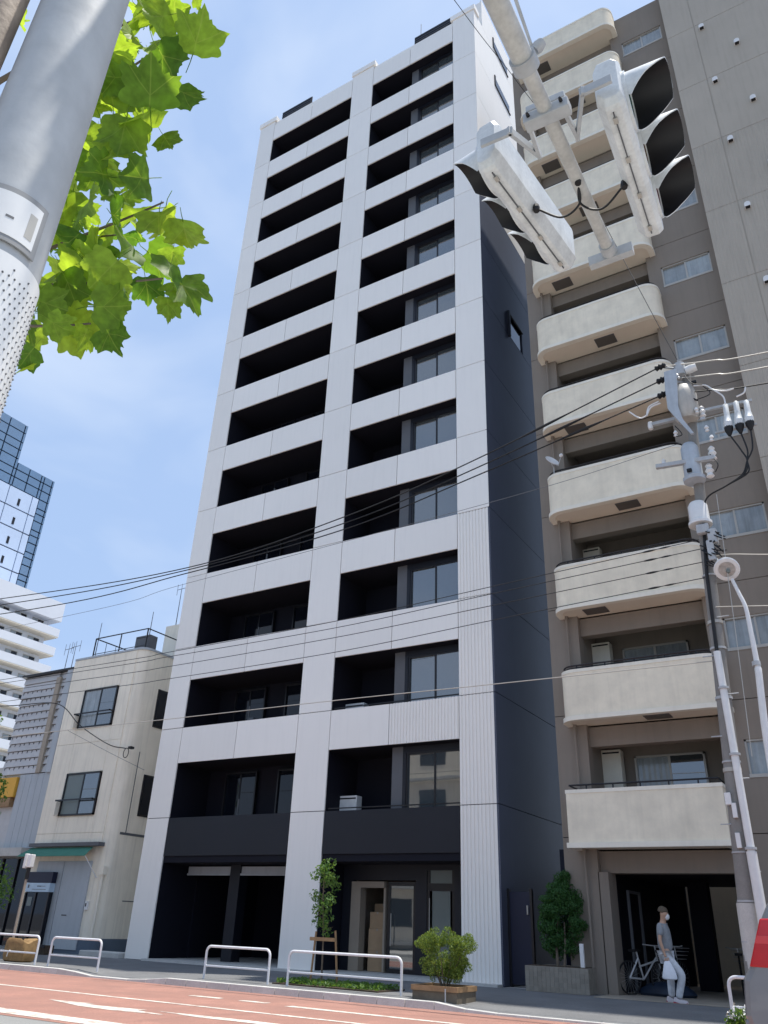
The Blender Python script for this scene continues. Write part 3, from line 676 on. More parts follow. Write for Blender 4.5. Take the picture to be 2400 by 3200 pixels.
for q_ in ((.66, 3.2, 3.72, 3.80), (1.3, 2.0, 1.62, 1.65), (.9, .93, 3.8, 6.6)): g = MB(); g.box(HX1-.004, HX1+.012, *q_); hp('conduit', g, M_grey)
g = MB(); g.tube([(HX1-.05, .27, .5), (HX1-.05, .27, 2.4)], .05, 10); g.box(HX1-.14, HX1+.05, .18, .35, 2.4, 2.66); hp('rain_pipe', g, M_beige, smooth=True)
for (z0, z1) in ((4.36, 5.86), (7.55, 9.05)):
    x0, x1, y = -26.36, -24.48, HY-.04; f = MB(); t = .055
    f.box(x0, x0+t, y-.05, y+.03, z0, z1); f.box(x1-t, x1, y-.05, y+.03, z0, z1); f.box(x0, x1, y-.05, y+.03, z1-t, z1); f.box(x0, x1, y-.05, y+.03, z0, z0+t)
    w_ = hp('window', f, M_frame); xm = -25.35
    p = MB(); p.box(x0+t, xm, y-.01, y+.0, z0+t, z1-t); part('pane', p, M_curt if z0 > 6 else M_frost, w_)
    p = MB(); p.box(xm, x1-t, y-.03, y-.02, z0+t, z1-t); part('pane', p, M_glass, w_)
    p = MB(); p.box(xm-.03, xm+.03, y-.045, y-.031, z0+t, z1-t); part('mullion', p, M_frame, w_)
    p = MB(); p.box(x0-.12, x1+.02, y-.22, y-.19, z0+.50, z0+.55); p.box(x0-.12, x0-.08, y-.22, y, z0+.50, z0+.55); p.box(x1-.02, x1+.02, y-.22, y, z0+.50, z0+.55); part('window_rail', p, M_frame, w_)
    p = MB(); p.box(x0-.15, x0-.05, y-.2, y-.02, z0, z0+.48); part('side_bracket', p, M_beige, w_)
for (z0, z1) in ((4.4, 5.85), (7.6, 9.05)):
    g = MB(); g.box(HX1-.01, HX1+.03, 1.3, 2.4, z0, z1); w_ = hp('side_window', g, M_frame)
    p = MB(); p.box(HX1+.03, HX1+.035, 1.36, 2.34, z0+.05, z1-.05); part('pane', p, M_glassd, w_)
g = MB(); g.box(-26.92, -25.5, HY-.05, HY, .12, 2.83); d_ = hp('shutter_door', g, M_grey2)
g = MB(); g.box(-25.47, -24.08, HY-.05, HY, .12, 2.83); d2 = hp('shutter_door', g, M_grey2)
g = MB(); g.box(-25.1, -24.85, HY-.062, HY-.05, 1.12, 1.15); part('letter_slot', g, M_frame, d2)
g = MB(); g.box(-24.02, -23.88, HY-.06, HY, 1.32, 1.58); ip = hp('intercom', g, M_wht)
g = MB(); g.box(-23.99, -23.94, HY-.068, HY-.06, 1.42, 1.52); part('speaker', g, M_frame, ip)
aw = root('awning', 'green cloth awning with grey housing over the shuttered doors', 'awning', (-25.6, .27, 3.2))
g = MB(); g.box(-27.35, -23.62, .0, .268, 3.30, 3.42); part('housing', g, M_grey, aw)
g = MB(); g.add([(-27.3,.1,3.27),(-23.98,.1,3.27),(-23.95,-.22,2.97),(-27.6,-.22,2.97),(-27.3,.1,3.255),(-23.98,.1,3.255),(-23.95,-.22,2.955),(-27.6,-.22,2.955)],
    [(0,1,2,3),(7,6,5,4),(0,3,7,4),(1,5,6,2),(3,2,6,7),(0,4,5,1)]); part('cloth', g, M_green, aw)
g = MB(); g.tube([(-23.95,-.2,2.96),(-23.72,.27,2.30)], .015, 6); part('stay_arm', g, M_wht, aw)
# roof terrace: rails, water tank, penthouse, aerials
g = MB(); zt = 11.25
g.tube([(-26.5, .35, 10.48), (-26.5, .35, zt)], .03, 6); g.tube([(-25.0, .35, 10.48), (-25.0, .35, zt)], .025, 6); g.tube([(-23.5, .35, 10.48), (-23.5, .35, zt)], .03, 6); g.tube([(-23.5, 3, 10.48), (-23.5, 3, zt)], .03, 6)
g.tube([(-26.5, .35, zt), (-23.5, .35, zt), (-23.5, 5, zt)], .025, 6); g.tube([(-26.5, .35, zt), (-26.5, 5, zt)], .025, 6); g.tube([(-26.5, .35, 10.58), (-23.5, .35, 10.58)], .015, 6)
for k in range(8): g.tube([(-26.5, .9+.5*k, 10.48), (-26.5, .9+.5*k, zt)], .012, 5)
hp('roof_rail', g, M_frame)
ph = at(1045*750/1508, 1200+1525*750/1508, Y=2.6)
g = MB(); g.box(ph.x, HX1-.05, 2.6, 7, 10.45, ph.z); hp('penthouse', g, M_beige)
outdoor_unit(-23.95, .75, 10.48, .8, .4, .6, 'grey outdoor unit on the roof terrace of the beige house', 'outdoor unit', None, M_grey)
def aerial(p, h, lb, arms=True):
    o = root('aerial', lb, 'aerial', p); x, y, z = p
    g = MB(); g.tube([(x, y, z), (x, y, z+h)], [.02, .012], 6); part('mast', g, M_grey, o)
    if arms:
        g = MB(); g.tube([(x-.25, y, z+h), (x+.3, y, z+h+.02)], .012, 5)
        for q in (-.25, 0, .3): g.tube([(x+q, y, z+h-.25), (x+q, y, z+h+.25)], .009, 5)
        part('boom', g, M_grey, o)
    return o
pa = at(1097*750/1508, 1200+1560*750/1508, Y=2.7)
aerial((pa.x, 2.7, ph.z-.05), 1.75, 'tall forked aerial on the penthouse next to the tower edge')
aerial((-23.5, .45, 10.48), 1.5, 'thin rod aerial at the right corner of the roof rail', False)
aerial((-26.5, .45, 10.48), 1.5, 'thin rod aerial at the left corner of the roof rail', False)
# ------------------------------------------------------------------ grey louvred building further left
lv = root('louvred_building', 'narrow grey building with slatted upper front and metal sheet below', 'building', (-29.3, .5, 0))
def lp(name, g, m, **k): return part(name, g, m, lv, **k)
g = MB(); g.box(-30.85, -27.62, .62, 9, 0, 10.15); lp('wall', g, M_louv)
zr = 6.06; nrow = 13; hh = (10.12-zr)/nrow
for j in range(nrow):
    for (x0, x1) in ((-30.83, -28.58), (-28.33, -27.95)):
        z0 = zr+j*hh; g = MB()
        g.add([(x0,.50,z0+.022),(x1,.50,z0+.022),(x1,.545,z0+hh),(x0,.545,z0+hh),(x0,.62,z0+.022),(x1,.62,z0+.022),(x1,.62,z0+hh),(x0,.62,z0+hh)], [(0,1,2,3),(0,4,5,1),(1,5,6,2),(2,6,7,3),(3,7,4,0),(4,7,6,5)])
        n = int((x1-x0)/.3)+1
        lp('louvre_slat', g, M_louv)
        if j < 11:
            for q in range(n):
                xx = x0+.1+q*.3+rnd.uniform(-.03,.03)
                if xx > x1-.03: continue
                hb_ = rnd.uniform(.07,.12); g = MB(); g.box(xx-.010, xx+.010, .515, .60, z0+hh-hb_, z0+hh-.002); lp('louvre_bracket', g, M_grey)
g = MB(); g.box(-28.58, -28.33, .42, .62, zr, 9.9); lp('tan_pilaster', g, M_tan)
g = MB(); g.box(-27.95, -27.62, .40, .62, zr-.02, 10.15); lp('corner_strip', g, M_grey2)
g = MB(); g.box(-30.9, -27.6, .38, 9, 10.14, 10.22); lp('roof_edge', g, M_frame)
for k in range(5):
    x0 = -29.56+k*.37; g = MB(); g.box(x0+.006, x0+.362, .5, .62, 3.32, 6.04); lp('metal_sheet', g, M_grey2)
g = MB(); g.box(-31, -27.6, -.1, .62, 3.0, 3.28); lp('canopy', g, M_concl)
g = MB(); g.box(-31, -29.6, .40, .62, 5.2, 5.95); lp('yellow_sign', g, M_yel); g = MB(); g.box(-31, -29.75, .42, .62, 4.85, 5.18); lp('brown_sign', g, M_wood)
g = MB(); g.box(-31, -27.7, .5, .615, .1, 2.95); sf = lp('shop_front', g, M_glassd)
for xx in (-30.2, -29.3, -28.4, -27.75): g = MB(); g.box(xx-.03, xx+.03, .44, .5, .1, 2.95); part('mullion', g, M_frame, sf)
aerial((-29.02, 1.0, 10.2), 1.15, 'left of the two dark trident aerials on the louvred building')
aerial((-28.6, 1.0, 10.2), 1.2, 'right of the two dark trident aerials on the louvred building')
g = MB(); g.box(-46, -31.1, .9, 9, 0, 6.5); thing('low_shop_building', g, M_concl, 'low concrete shop building at the far left behind the trees', 'building', (-38, .9, 0))
# ticket booth with navy header and pale blue sign
def kbox(g, x0, x1, y0, y1, z0, z1): g.box(x0-.47, x1-.47, y0+.33, min(y1+.33, .25), z0*1.016, z1*1.016)
kb_ = root('kiosk', 'dark glazed kiosk with navy header and pale blue sign', 'kiosk', (-26.0, 0, 0))
g = MB(); kbox(g, -26.62, -25.26, -.28, .2, 2.09, 2.43); part('header', g, M_signb, kb_)
g = MB(); kbox(g, -26.6, -25.28, -.30, .2, 1.80, 2.08); sg = part('sign_board', g, M_signl, kb_)
g = MB(); kbox(g, -26.45, -26.38, -.306, -.30, 1.92, 2.02); part('emblem', g, M_grey, sg)
g = MB(); kbox(g, -25.95, -25.72, -.306, -.30, 1.965, 1.99); part('dark_lettering', g, M_frame, sg)
g = MB(); kbox(g, -25.70, -25.50, -.306, -.30, 1.97, 1.985); part('grey_lettering', g, M_grey, sg)
g = MB(); kbox(g, -26.2, -25.45, -.306, -.30, 1.87, 1.885); part('grey_lettering', g, M_grey, sg)
g = MB(); kbox(g, -26.58, -25.3, -.22, .2, 0.0, 1.8); bd = part('body', g, M_glassd, kb_)
g = MB(); kbox(g, -26.05, -25.98, -.26, -.22, .05, 1.78); kbox(g, -26.6, -26.54, -.26, -.22, .05, 1.78); kbox(g, -25.34, -25.28, -.26, -.22, .05, 1.78); part('door_stile', g, M_frame, bd)
g = MB(); kbox(g, -26.42, -26.18, -.232, -.222, 1.36, 1.64); part('notice', g, M_frost, bd)
# ------------------------------------------------------------------ far buildings
def far_box(s): return s
fw_ = root('balcony_tower', 'distant white apartment building with long balcony bands below the glass tower', 'building', (-112, 30, 0))
XF = -106
g = MB(); g.box(-128, XF-1.9, 5, 53.2, 0, 43); part('wall', g, M_farw, fw_)
g = MB(); g.box(-128, XF, 5, 54.2, 42.1, 45.1); part('roof_band', g, M_farw, fw_)
for k in range(13):
    zt = 40.85-2.98*k
    g = MB(); g.box(-110, XF, 5, 54.3, zt-1.25, zt); part('balcony_band', g, M_farw, fw_)
    g = MB(); g.box(-110, XF-.02, 5, 54.2, zt-1.42, zt-1.255); part('slab', g, M_soff, fw_)
    for q in range(8):
        y0 = 52.4-q*3.1; g = MB(); g.box(XF-1.92, XF-1.86, y0-2.1, y0, zt-.1, zt+1.15); wn = part('window', g, M_alu, fw_)
        g = MB(); g.box(XF-1.86, XF-1.84, y0-1.05, y0-.1, zt-.0, zt+1.05); part('pane', g, M_glassd, wn); g = MB(); g.box(XF-1.86, XF-1.84, y0-2.0, y0-1.15, zt-.0, zt+1.05); part('pane', g, M_curt, wn)
gt = root('glass_tower', 'distant blue glass curtain wall tower with white panelled bay', 'building', (-125, 30, 0))
XG = -118
g = MB(); g.box(-140, XG-.3, 0, 46.7, 0, 78.7); g.box(-140, XG-.3, 46.7, 54.5, 0, 71.2); part('frame', g, M_frame, gt)
def pane(y0, y1, z0, z1, m=M_farg, nm='glass_panel'):
    g = MB(); g.box(XG-.3, XG, y0+.11, y1-.11, z0+.11, z1-.11); part(nm, g, m, gt)
zs = [78.7]; k = 0
while zs[-1] > 66.5: zs.append(zs[-1]-[1.75, 1.95, 1.55][k % 3]); k += 1
ys = [30, 34, 37.2, 40.4, 43.1, 46.1, 46.7]
for i in range(len(zs)-1):
    for j in range(len(ys)-1): pane(ys[j], ys[j+1], zs[i+1], zs[i])
    if zs[i] < 71.9:
        for (a, b_) in ((46.7, 49.2), (49.2, 51.7), (51.7, 52.3), (52.3, 54.0), (54.0, 54.5)): pane(a, b_, zs[i+1], min(zs[i], 71.2))
z = zs[-1]; k = 0
while z > 48:
    h = [1.75, 1.05, 1.4][k % 3]; k += 1
    pane(52.3, 54.0, z-h, z); pane(54.0, 54.5, z-h, z); z -= h
zz = zs[-1]
for k in range(6):
    for (a, b_) in ((44, 46.4), (46.4, 51.0), (51.0, 52.3)):
        g = MB(); g.box(XG-.3, XG+.05, a+.08, b_-.08, zz-3.62*(k+1)+.12, zz-3.62*k-.12); wp = part('white_bay_panel', g, M_farb, gt)
        if a == 46.4:
            g = MB(); g.box(XG+.05, XG+.09, 48.5, 48.95, zz-3.62*k-3.0, zz-3.62*k-1.7); part('slot_window', g, M_frame, wp)

# ------------------------------------------------------------------ guard rails
def guard_rail(x0, x1, y, lb, h=.64):
    o = root('guard_rail', lb, 'guard rail', ((x0+x1)/2, y, 0), 'guard rails along the kerb'); r = .12; t = .027
    pts = [(x0, y, -.02)]+[(x0, y, h-r)]+[(x0+r-r*math.cos(R(a)), y, h-r+r*math.sin(R(a))) for a in (18, 36, 54, 72, 90)]
    pts += [(x1-r+r*math.sin(R(a)), y, h-r+r*math.cos(R(a))) for a in (0, 18, 36, 54, 72)]+[(x1, y, h-r), (x1, y, -.02)]
    g = MB(); g.tube(pts, t, 10); part('hoop', g, M_rail, o, smooth=True)
    g = MB(); g.tube([(x0+.01, y, .255), (x1-.01, y, .255)], .02, 8); part('lower_bar', g, M_rail, o, smooth=True)
    return o
guard_rail(-13.87, -12.06, -4.65, 'white tubular guard rail in front of the dark car port bay')
guard_rail(-11.52, -8.78, -4.68, 'longest white guard rail in front of the staked sapling')
guard_rail(-18.75, -16.95, -4.98, 'short white guard rail before the shuttered doors of the beige house')
guard_rail(-22.3, -19.36, -4.9, 'white guard rail at the left edge beside the brown sack')
guard_rail(-2.72, .4, -5.0, 'white guard rail at the right edge behind the grey car', .66)
# ------------------------------------------------------------------ sapling with stakes, bush in box
sp = root('staked_sapling', 'thin leafy sapling in the planting bed tied to wooden stakes', 'tree', (-11.2, -3.9, 0))
g = MB(); g.tube([(-11.2,-3.9,0),(-11.22,-3.9,.9),(-11.3,-3.9,1.7),(-11.3,-3.9,2.35)], [.022,.018,.012,.004], 7); rr = random.Random(2)
for k in range(14):
    z = 1.0+k*.09; a = rr.uniform(0, 6.28); L_ = rr.uniform(.15, .34)
    g.tube([(-11.25,-3.9,z), (-11.25+math.cos(a)*L_, -3.9+math.sin(a)*L_*.8, z+.12)], [.007,.002], 4)
part('trunk', g, M_bark, sp, smooth=True)
bl = [((-11.25+rr.uniform(-.26,.26)*(1-.25*abs(q-.45)), -3.9+rr.uniform(-.2,.2), .98+q*1.42), (.13,.12,.12)) for q in [rr.random() for _ in range(30)]]
part('crown', leaves(blobs(bl), 1150, .042, 21, .9), M_leafS, sp, recalc=False, kind='stuff')
g = MB(); g.tube([(-11.47,-3.95,-.05),(-11.40,-3.93,1.02)], .024, 7); part('stake', g, M_wood, sp)
g = MB(); g.tube([(-10.82,-3.85,-.05),(-10.93,-3.87,1.05)], .024, 7); part('stake', g, M_wood, sp)
g = MB(); g.box(-11.52, -10.86, -3.99, -3.95, .84, .91); part('cross_bar', g, M_wood, sp)
bb = root('boxed_bush', 'bushy yellow green shrub in a low timber planter box at the kerb', 'shrub', (-7.85, -4.65, 0))
g = MB(); g.box(-8.32, -7.40, -5.06, -4.26, -.06, .15); part('box', g, mat('weathered_box', (.16, .135, .10), .9, .2, 6), bb)
for (a, b_, c, d) in ((-8.34,-7.38,-5.09,-5.04), (-8.34,-7.38,-4.29,-4.24), (-8.34,-8.29,-5.04,-4.29), (-7.43,-7.38,-5.04,-4.29)):
    g = MB(); g.box(a, b_, c, d, .15, .235); part('rim_board', g, M_wood, bb)
rr = random.Random(9); bl = []
for i in range(80):
    d = Vector((rr.gauss(0,1), rr.gauss(0,1), rr.gauss(0,1))).normalized()*rr.uniform(.3, 1.25)**.5
    bl.append(((-7.86+d.x*.58, -4.65+d.y*.42, .74+d.z*(.38 if d.z > 0 else .42)), (.07+.09*rr.random(),.11,.07+.07*rr.random())))
part('crown', leaves(blobs(bl), 15000, .021, 31, .9), M_leafB, bb, recalc=False, kind='stuff')
g = MB()
for k in range(9):
    a = k*.7; g.tube([(-7.85+.03*math.cos(a), -4.65+.03*math.sin(a), .12), (-7.85+.2*math.cos(a), -4.65+.2*math.sin(a), .5), (-7.85+.4*math.cos(a), -4.65+.35*math.sin(a), .85)], [.012,.008,.003], 5)
part('stem', g, M_bark, bb)
g = MB(); g.tube([(-7.6,-5.13,-.08),(-7.6,-5.13,.2)], .012, 6); thing('marker_pin', g, M_galv, 'thin metal pin beside the timber planter box', 'pin', (-7.6, -5.13, 0))
# potted flowers by the right-hand rail
fl = root('flower_clump', 'clump of white flowers and leaves at the lower right by the car', 'flowers', (-2.62, -5.45, -.1))
rr = random.Random(4); bl = [((-2.55+rr.uniform(-.14,.14), -5.5+rr.uniform(-.12,.12), .02+rr.uniform(0,.2)), (.09,.09,.08)) for _ in range(14)]
part('foliage', leaves(blobs(bl), 1200, .03, 5, .9), M_leafS, fl, recalc=False, kind='stuff')
bl2 = [((b[0][0], b[0][1], b[0][2]+.06), b[1]) for b in bl]; part('blossom', leaves(blobs(bl2), 130, .03, 6, .9), M_wht, fl, recalc=False, kind='stuff')
# bus-stop style pole, sack
bs = root('stop_pole', 'slim brown post with a white box on top near the left guard rail', 'post', (-21.38, -4.2, 0))
g = MB(); g.tube([(-21.38,-4.2,-.02),(-21.38,-4.2,2.0)], .035, 8); part('pole', g, M_tan, bs, smooth=True)
g = MB(); g.tube([(-21.38,-4.2,2.0),(-21.36,-4.2,2.66)], .055, 8); part('sleeve', g, M_frame, bs, smooth=True)
for q_ in ((-21.50, -21.40, -4.34, -4.2, 2.28, 2.66), (-21.34, -21.18, -4.34, -4.2, 2.30, 2.64)): g = MB(); g.box(*q_); part('white_box', g, M_wht, bs, bevel=.02)
sk = root('sack', 'brown woven sack tied at the top standing behind the left guard rail', 'sack', (-20.75, -4.35, 0))
g = MB(); rr = random.Random(3); N = 28; prof = [(.36,0),(.43,.03),(.455,.15),(.46,.30),(.45,.42),(.44,.50),(.40,.535),(.30,.53),(.05,.515)]
for (r_, h) in prof:
    for k in range(N):
        a = 2*math.pi*k/N; ca, sa = math.cos(a), math.sin(a); q = r_*(1+.035*math.sin(7*a+h*3)+rr.uniform(-.015,.015))
        sx_ = math.copysign(abs(ca)**.45, ca); sy_ = math.copysign(abs(sa)**.6, sa)
        g.v.append((-20.76+sx_*q, -4.35+sy_*q*.55, h*.95+(.05*math.sin(1.7*a+.4)*(h > .4))))
for i in range(len(prof)-1):
    for k in range(N): g.f.append((i*N+k, i*N+(k+1) % N, (i+1)*N+(k+1) % N, (i+1)*N+k))
g.f.append(tuple(range(N))[::-1]); g.f.append(tuple((len(prof)-1)*N+k for k in range(N)))
part('cloth', g, mat('sack_cloth', (.27, .17, .075), .9, .25, 7, bump=.5, bscale=30), sk, smooth=True)
g = MB(); g.tube([(-20.85,-4.66,.12),(-20.82,-4.68,.2),(-20.75,-4.68,.27)], .014, 5); part('cord', g, M_wht, sk)
for (x, lb) in ((-24.9, 'dark brown planter trough before the shuttered doors'),):
    o = root('trough', lb, 'trough', (x, -.9, 0)); g = MB(); g.box(x-1.0, x+1.0, -1.1, -.75, 0, .26); part('body', g, M_soil, o); g = MB(); g.box(x-1.0, x+1.0, -1.13, -1.1, .2, .28); part('rim', g, M_frame, o)
g = MB(); g.box(-23.35, -21.55, -.2, .35, -.02, .16); thing('kerb_block', g, M_concl, 'pale concrete step at the foot of the beige house corner', 'step', (-22.5, .1, 0), bevel=.03)
# ------------------------------------------------------------------ street trees at the far left
def street_tree(x, y, h, rad, lb, seed, n):
    o = root('street_tree', lb, 'tree', (x, y, 0), 'street trees at the far left'); r = random.Random(seed)
    g = MB(); g.tube([(x,y,-.02),(x+.05,y,h*.35),(x,y+.1,h*.6),(x+.1,y,h*.9)], [.13,.11,.08,.02], 9)
    for k in range(9):
        a = r.uniform(0, 6.28); z = h*r.uniform(.35,.75); q = rad*r.uniform(.5,.9); g.tube([(x,y,z),(x+math.cos(a)*q*.6,y+math.sin(a)*q*.6,z+.5),(x+math.cos(a)*q,y+math.sin(a)*q,z+.9)], [.05,.03,.01], 6)
    part('trunk', g, M_bark, o, smooth=True); bl = []
    for k in range(44):
        a = r.uniform(0, 6.28); q = math.sqrt(r.random())*rad; z = h*r.uniform(.42, 1.0); q *= math.sin(math.pi*min(.97, max(.12, (z/h-.32)/.72)))**.5
        bl.append(((x+math.cos(a)*q, y+math.sin(a)*q, z), (.36+.2*r.random(),)*2+(.3+.15*r.random(),)))
    part('crown', leaves(blobs(bl), n, .07, seed, .7), M_leafS, o, recalc=False, kind='stuff')
street_tree(-26.05, -4.3, 6.9, 1.45, 'leafy street tree at the left edge before the yellow sign', 41, 9000)
street_tree(-23.9, -4.0, 2.3, .8, 'low leafy street tree at the left edge beside the dark shop front', 42, 2500)

# ------------------------------------------------------------------ traffic signal: near pole, arm over the road, two heads
c1 = lambda x, y: (x*900/1593, y*900/1593)
c3 = lambda x, y: (1350+x*1050/1659, y*1050/1659)
PX, PY, PR = -.93, -19.5975, .066
ts = root('traffic_signal', 'grey steel signal pole at the left with a long arm carrying two white signal heads', 'traffic signal', (PX, PY, 0))
def tp(name, g, m, **k): return part(name, g, m, ts, **k)
g = MB(); g.tube([(PX, PY, -.02), (PX, PY, 3.5), (PX, PY, 6.3)], [PR+.004, PR-.002, PR-.008], 40); tp('pole', g, M_galv, smooth=True)
g = MB(); g.lathe([(.16, 0), (.16, .02), (.08, .03), (.075, .06)], (PX, PY, -.004), 20); tp('base_plate', g, M_galv)
g = MB(); g.tube([(-.983, -19.690, -.02), (-.983, -19.690, 4.4)], .026, 12)
tp('conduit', g, M_rust, smooth=True)
PC = math.atan2(CAM.y-PY, CAM.x-PX)
M_hold = mat('sticker_holder_grey', (.26, .265, .27), .6, .08, 8)
def sector(r0, r1, a0, a1, z0, z1, n=24):
    g = MB(); m = n+1
    for (r_, z) in ((r0, z0), (r1, z0), (r1, z1), (r0, z1)):
        for k in range(m):
            a = a0+(a1-a0)*k/n; g.v.append((PX+r_*math.cos(a), PY+r_*math.sin(a), z))
    for q in range(4):
        for k in range(n): g.f.append((q*m+k, q*m+k+1, ((q+1) % 4)*m+k+1, ((q+1) % 4)*m+k))
    g.f.append((0, m, 2*m, 3*m)); g.f.append((n, 2*m-1+0, 3*m-1, 4*m-1)[::-1]); return g
hold = tp('sticker_holder', sector(PR+.003, PR+.0055, PC-1.4, PC+.72, 1.962, 2.058), M_hold, smooth=True)
lab = part('sticker', sector(PR+.0056, PR+.0062, PC-1.3, PC+.60, 1.972, 2.048), M_wht, hold, smooth=True)
part('printed_mark', sector(PR+.0062, PR+.0066, PC+.36, PC+.52, 1.985, 2.030, 6), M_alu, lab)
part('printed_mark', sector(PR+.0062, PR+.0066, PC-.05, PC+.10, 2.002, 2.006, 6), M_grey, lab)
sheet = tp('studded_sheet', sector(PR+.003, PR+.0052, PC-1.6, PC+1.52, .6, 1.945, 40), M_wht, smooth=True)
g = MB()
for j in range(46):
    z = 1.925-j*.0132
    for k in range(24):
        a = PC-1.45+k*.124+(.062 if j % 2 else 0); rr_ = PR+.0052; s = .0017
        if j == 0 and k % 3: continue
        c = Vector((PX+rr_*math.cos(a), PY+rr_*math.sin(a), z)); nrm = Vector((math.cos(a), math.sin(a), 0)); t = Vector((-math.sin(a), math.cos(a), 0))
        g.add([c+t*s, c+Vector((0,0,s*1.5)), c-t*s, c-Vector((0,0,s*1.5)), c+nrm*.0025], [(0,1,4),(1,2,4),(2,3,4),(3,0,4)])
part('stud', g, M_grey, sheet, kind='stuff')
AX, AZ = -.93, 5.86
g = MB(); g.tube([(PX, PY, AZ), (AX, -19.0, AZ), (AX, -17.1, AZ)], [.078, .074, .066], 20); arm = tp('arm', g, M_arm, smooth=True)
g = MB(); g.tube([(AX, -17.12, AZ), (AX, -15.38, AZ)], [.05, .045], 18); part('arm_extension', g, M_arm, arm, smooth=True)
g = MB(); g.tube([(AX, -17.15, AZ), (AX, -17.06, AZ)], .083, 20); g.lathe([(.03,0),(.04,.03),(.03,.07)], (AX+.07, -17.1, AZ+.07), 10, (1,0,1)); part('arm_collar', g, M_galv, arm, smooth=True)
g = MB(); g.tube([(AX, -15.45, AZ), (AX, -15.33, AZ)], .06, 16); g.box(AX-.17, AX+.17, -15.36, -15.30, AZ-.06, AZ+.03); part('end_clamp', g, M_galv, arm)
g = MB(); g.obox((AX, -16.72, AZ-.02), (1,.04,0), (0,1,0), (0,0,1), .15, .045, .045); part('cross_bracket', g, M_galv, arm, bevel=.008)
g = MB(); g.obox((AX, -16.715, AZ+.075), (1,.04,0), (0,1,0), (0,0,1), .13, .04, .03); part('cross_bracket', g, M_galv, arm, bevel=.008)
for (bx_, by_) in ((AX-.11, -16.77), (AX, -16.772), (AX+.11, -16.768)):
    g = MB(); g.lathe([(.013,0),(.013,.015),(.008,.03)], (bx_, by_, AZ-.02), 6, (0,-1,0)); part('bolt', g, M_frame, arm)
def flat_bar(pts, wd, th, z):
    g = MB()
    for a, b_ in zip(pts[:-1], pts[1:]):
        a, b_ = Vector(a), Vector(b_); d = b_-a; g.obox((a+b_)/2, d, d.cross(Vector((0,0,1))), Vector((0,0,1)), d.length/2+.02, th, wd)
    return g
Zb = AZ-.01
R_ = [at(*c3(*q), Z=Zb) for q in ((640,520), (718,672), (742,455), (870,395))]
L_ = [at(*c3(*q), Z=Zb) for q in ((490,650), (528,762), (385,650), (255,705))]
for pts in (R_, L_):
    for a, b_ in zip(pts[:-1], pts[1:]): part('head_bracket', flat_bar([a, b_], .035, .012, Zb), M_galv, arm, bevel=.004)
def signal_head(p0, ldir, odir, ln, nm):
    p0, ld, od = Vector(p0), Vector(ldir).normalized(), Vector(odir).normalized(); up = Vector((0,0,1))
    od = (od-ld*od.dot(ld)).normalized()
    cs = [(-.03,.09),(.02,.0),(.11,.0),(.145,.03),(.145,.40),(.11,.45),(.0,.45),(-.03,.38)]
    cc = (.06, .22); g = MB(); n = len(cs)
    for (t, s) in ((0, .80), (.035, .96), (.06, 1), (ln-.06, 1), (ln-.035, .96), (ln, .80)):
        for (o_, z) in cs: g.v.append(tuple(p0+ld*t+od*(cc[0]+(o_-cc[0])*s)+up*(cc[1]+(z-cc[1])*s)))
    for i in range(5):
        for k in range(n): g.f.append((i*n+k, i*n+(k+1) % n, (i+1)*n+(k+1) % n, (i+1)*n+k))
    g.f.append(tuple(range(n))); g.f.append(tuple(5*n+k for k in range(n))[::-1])
    hd = tp('signal_head', g, M_sig, smooth=False, bevel=.006)
    g = MB(); g.obox(p0+ld*(ln/2)+od*.06-up*.003, ld, od, up, ln/2-.08, .004, .006); part('seam', g, M_grey, hd)
    for q in range(4):
        g = MB(); g.obox(p0+ld*(.14+q*(ln-.28)/3)+od*.06-up*.008, ld, od, up, .022, .014, .010); part('latch', g, M_alu, hd, bevel=.003)
    for q in range(3):
        c = p0+ld*(.225+q*(ln-.45)/2)+up*.225+od*.145; r0 = .178
        g = MB(); g.lathe([(r0+.012, -.02), (r0+.012, .018), (r0-.012, .02), (r0-.014, .004)], c, 28, od); ring = part('lens_ring', g, M_sig, hd, smooth=True)
        g = MB(); g.lathe([(.145, .004), (.10, .014), (.002, .02)], c, 24, od); part('lens', g, M_lens[q if nm else 2-q], ring, smooth=True)
        NV = 26; a0, a1 = R(-38), R(218)
        def hoodm(rad, zoff, flip):
            g = MB()
            for k in range(NV+1):
                a = a0+(a1-a0)*k/NV; sn = math.sin(a); ext = .15+.125*min(1, max(0, sn)*1.9)+.03*max(0, sn)
                if sn < 0: ext = .15*(1+sn*1.3)
                ext *= .86 if nm else .74
                for t in (0.0, .33, .66, 1.0):
                    g.v.append(tuple(c+ld*(math.cos(a)*rad*(1+.03*t))+up*(math.sin(a)*rad-.02*t)+od*(.012+ext*t)))
            for k in range(NV):
                for t in range(3): g.f.append((k*4+t, k*4+t+1, (k+1)*4+t+1, (k+1)*4+t))
            return g
        o1, o2 = hoodm(r0, 0, 0), hoodm(r0-.007, 0, 1); n1 = len(o1.v)
        rim = [(k*4+3, (k+1)*4+3, n1+(k+1)*4+3, n1+k*4+3) for k in range(NV)]+[(t, t+1, n1+t+1, n1+t) for t in range(3)]+[(NV*4+t, NV*4+t+1, n1+NV*4+t+1, n1+NV*4+t) for t in range(3)]
        me = bpy.data.meshes.new('hood'); P0 = wloc(hd)
        me.from_pydata([tuple(Vector(v)-P0) for v in o1.v+o2.v], [], o1.f+[tuple(i+n1 for i in f) for f in o2.f]+rim)
        me.materials.append(M_sig); me.materials.append(M_sigb)
        for i, pl_ in enumerate(me.polygons):
            pl_.use_smooth = True; pl_.material_index = 1 if len(o1.f) <= i < len(o1.f)+len(o2.f) else 0
        me.set_sharp_from_angle(angle=R(40)); link('hood', me, hd)
    return hd
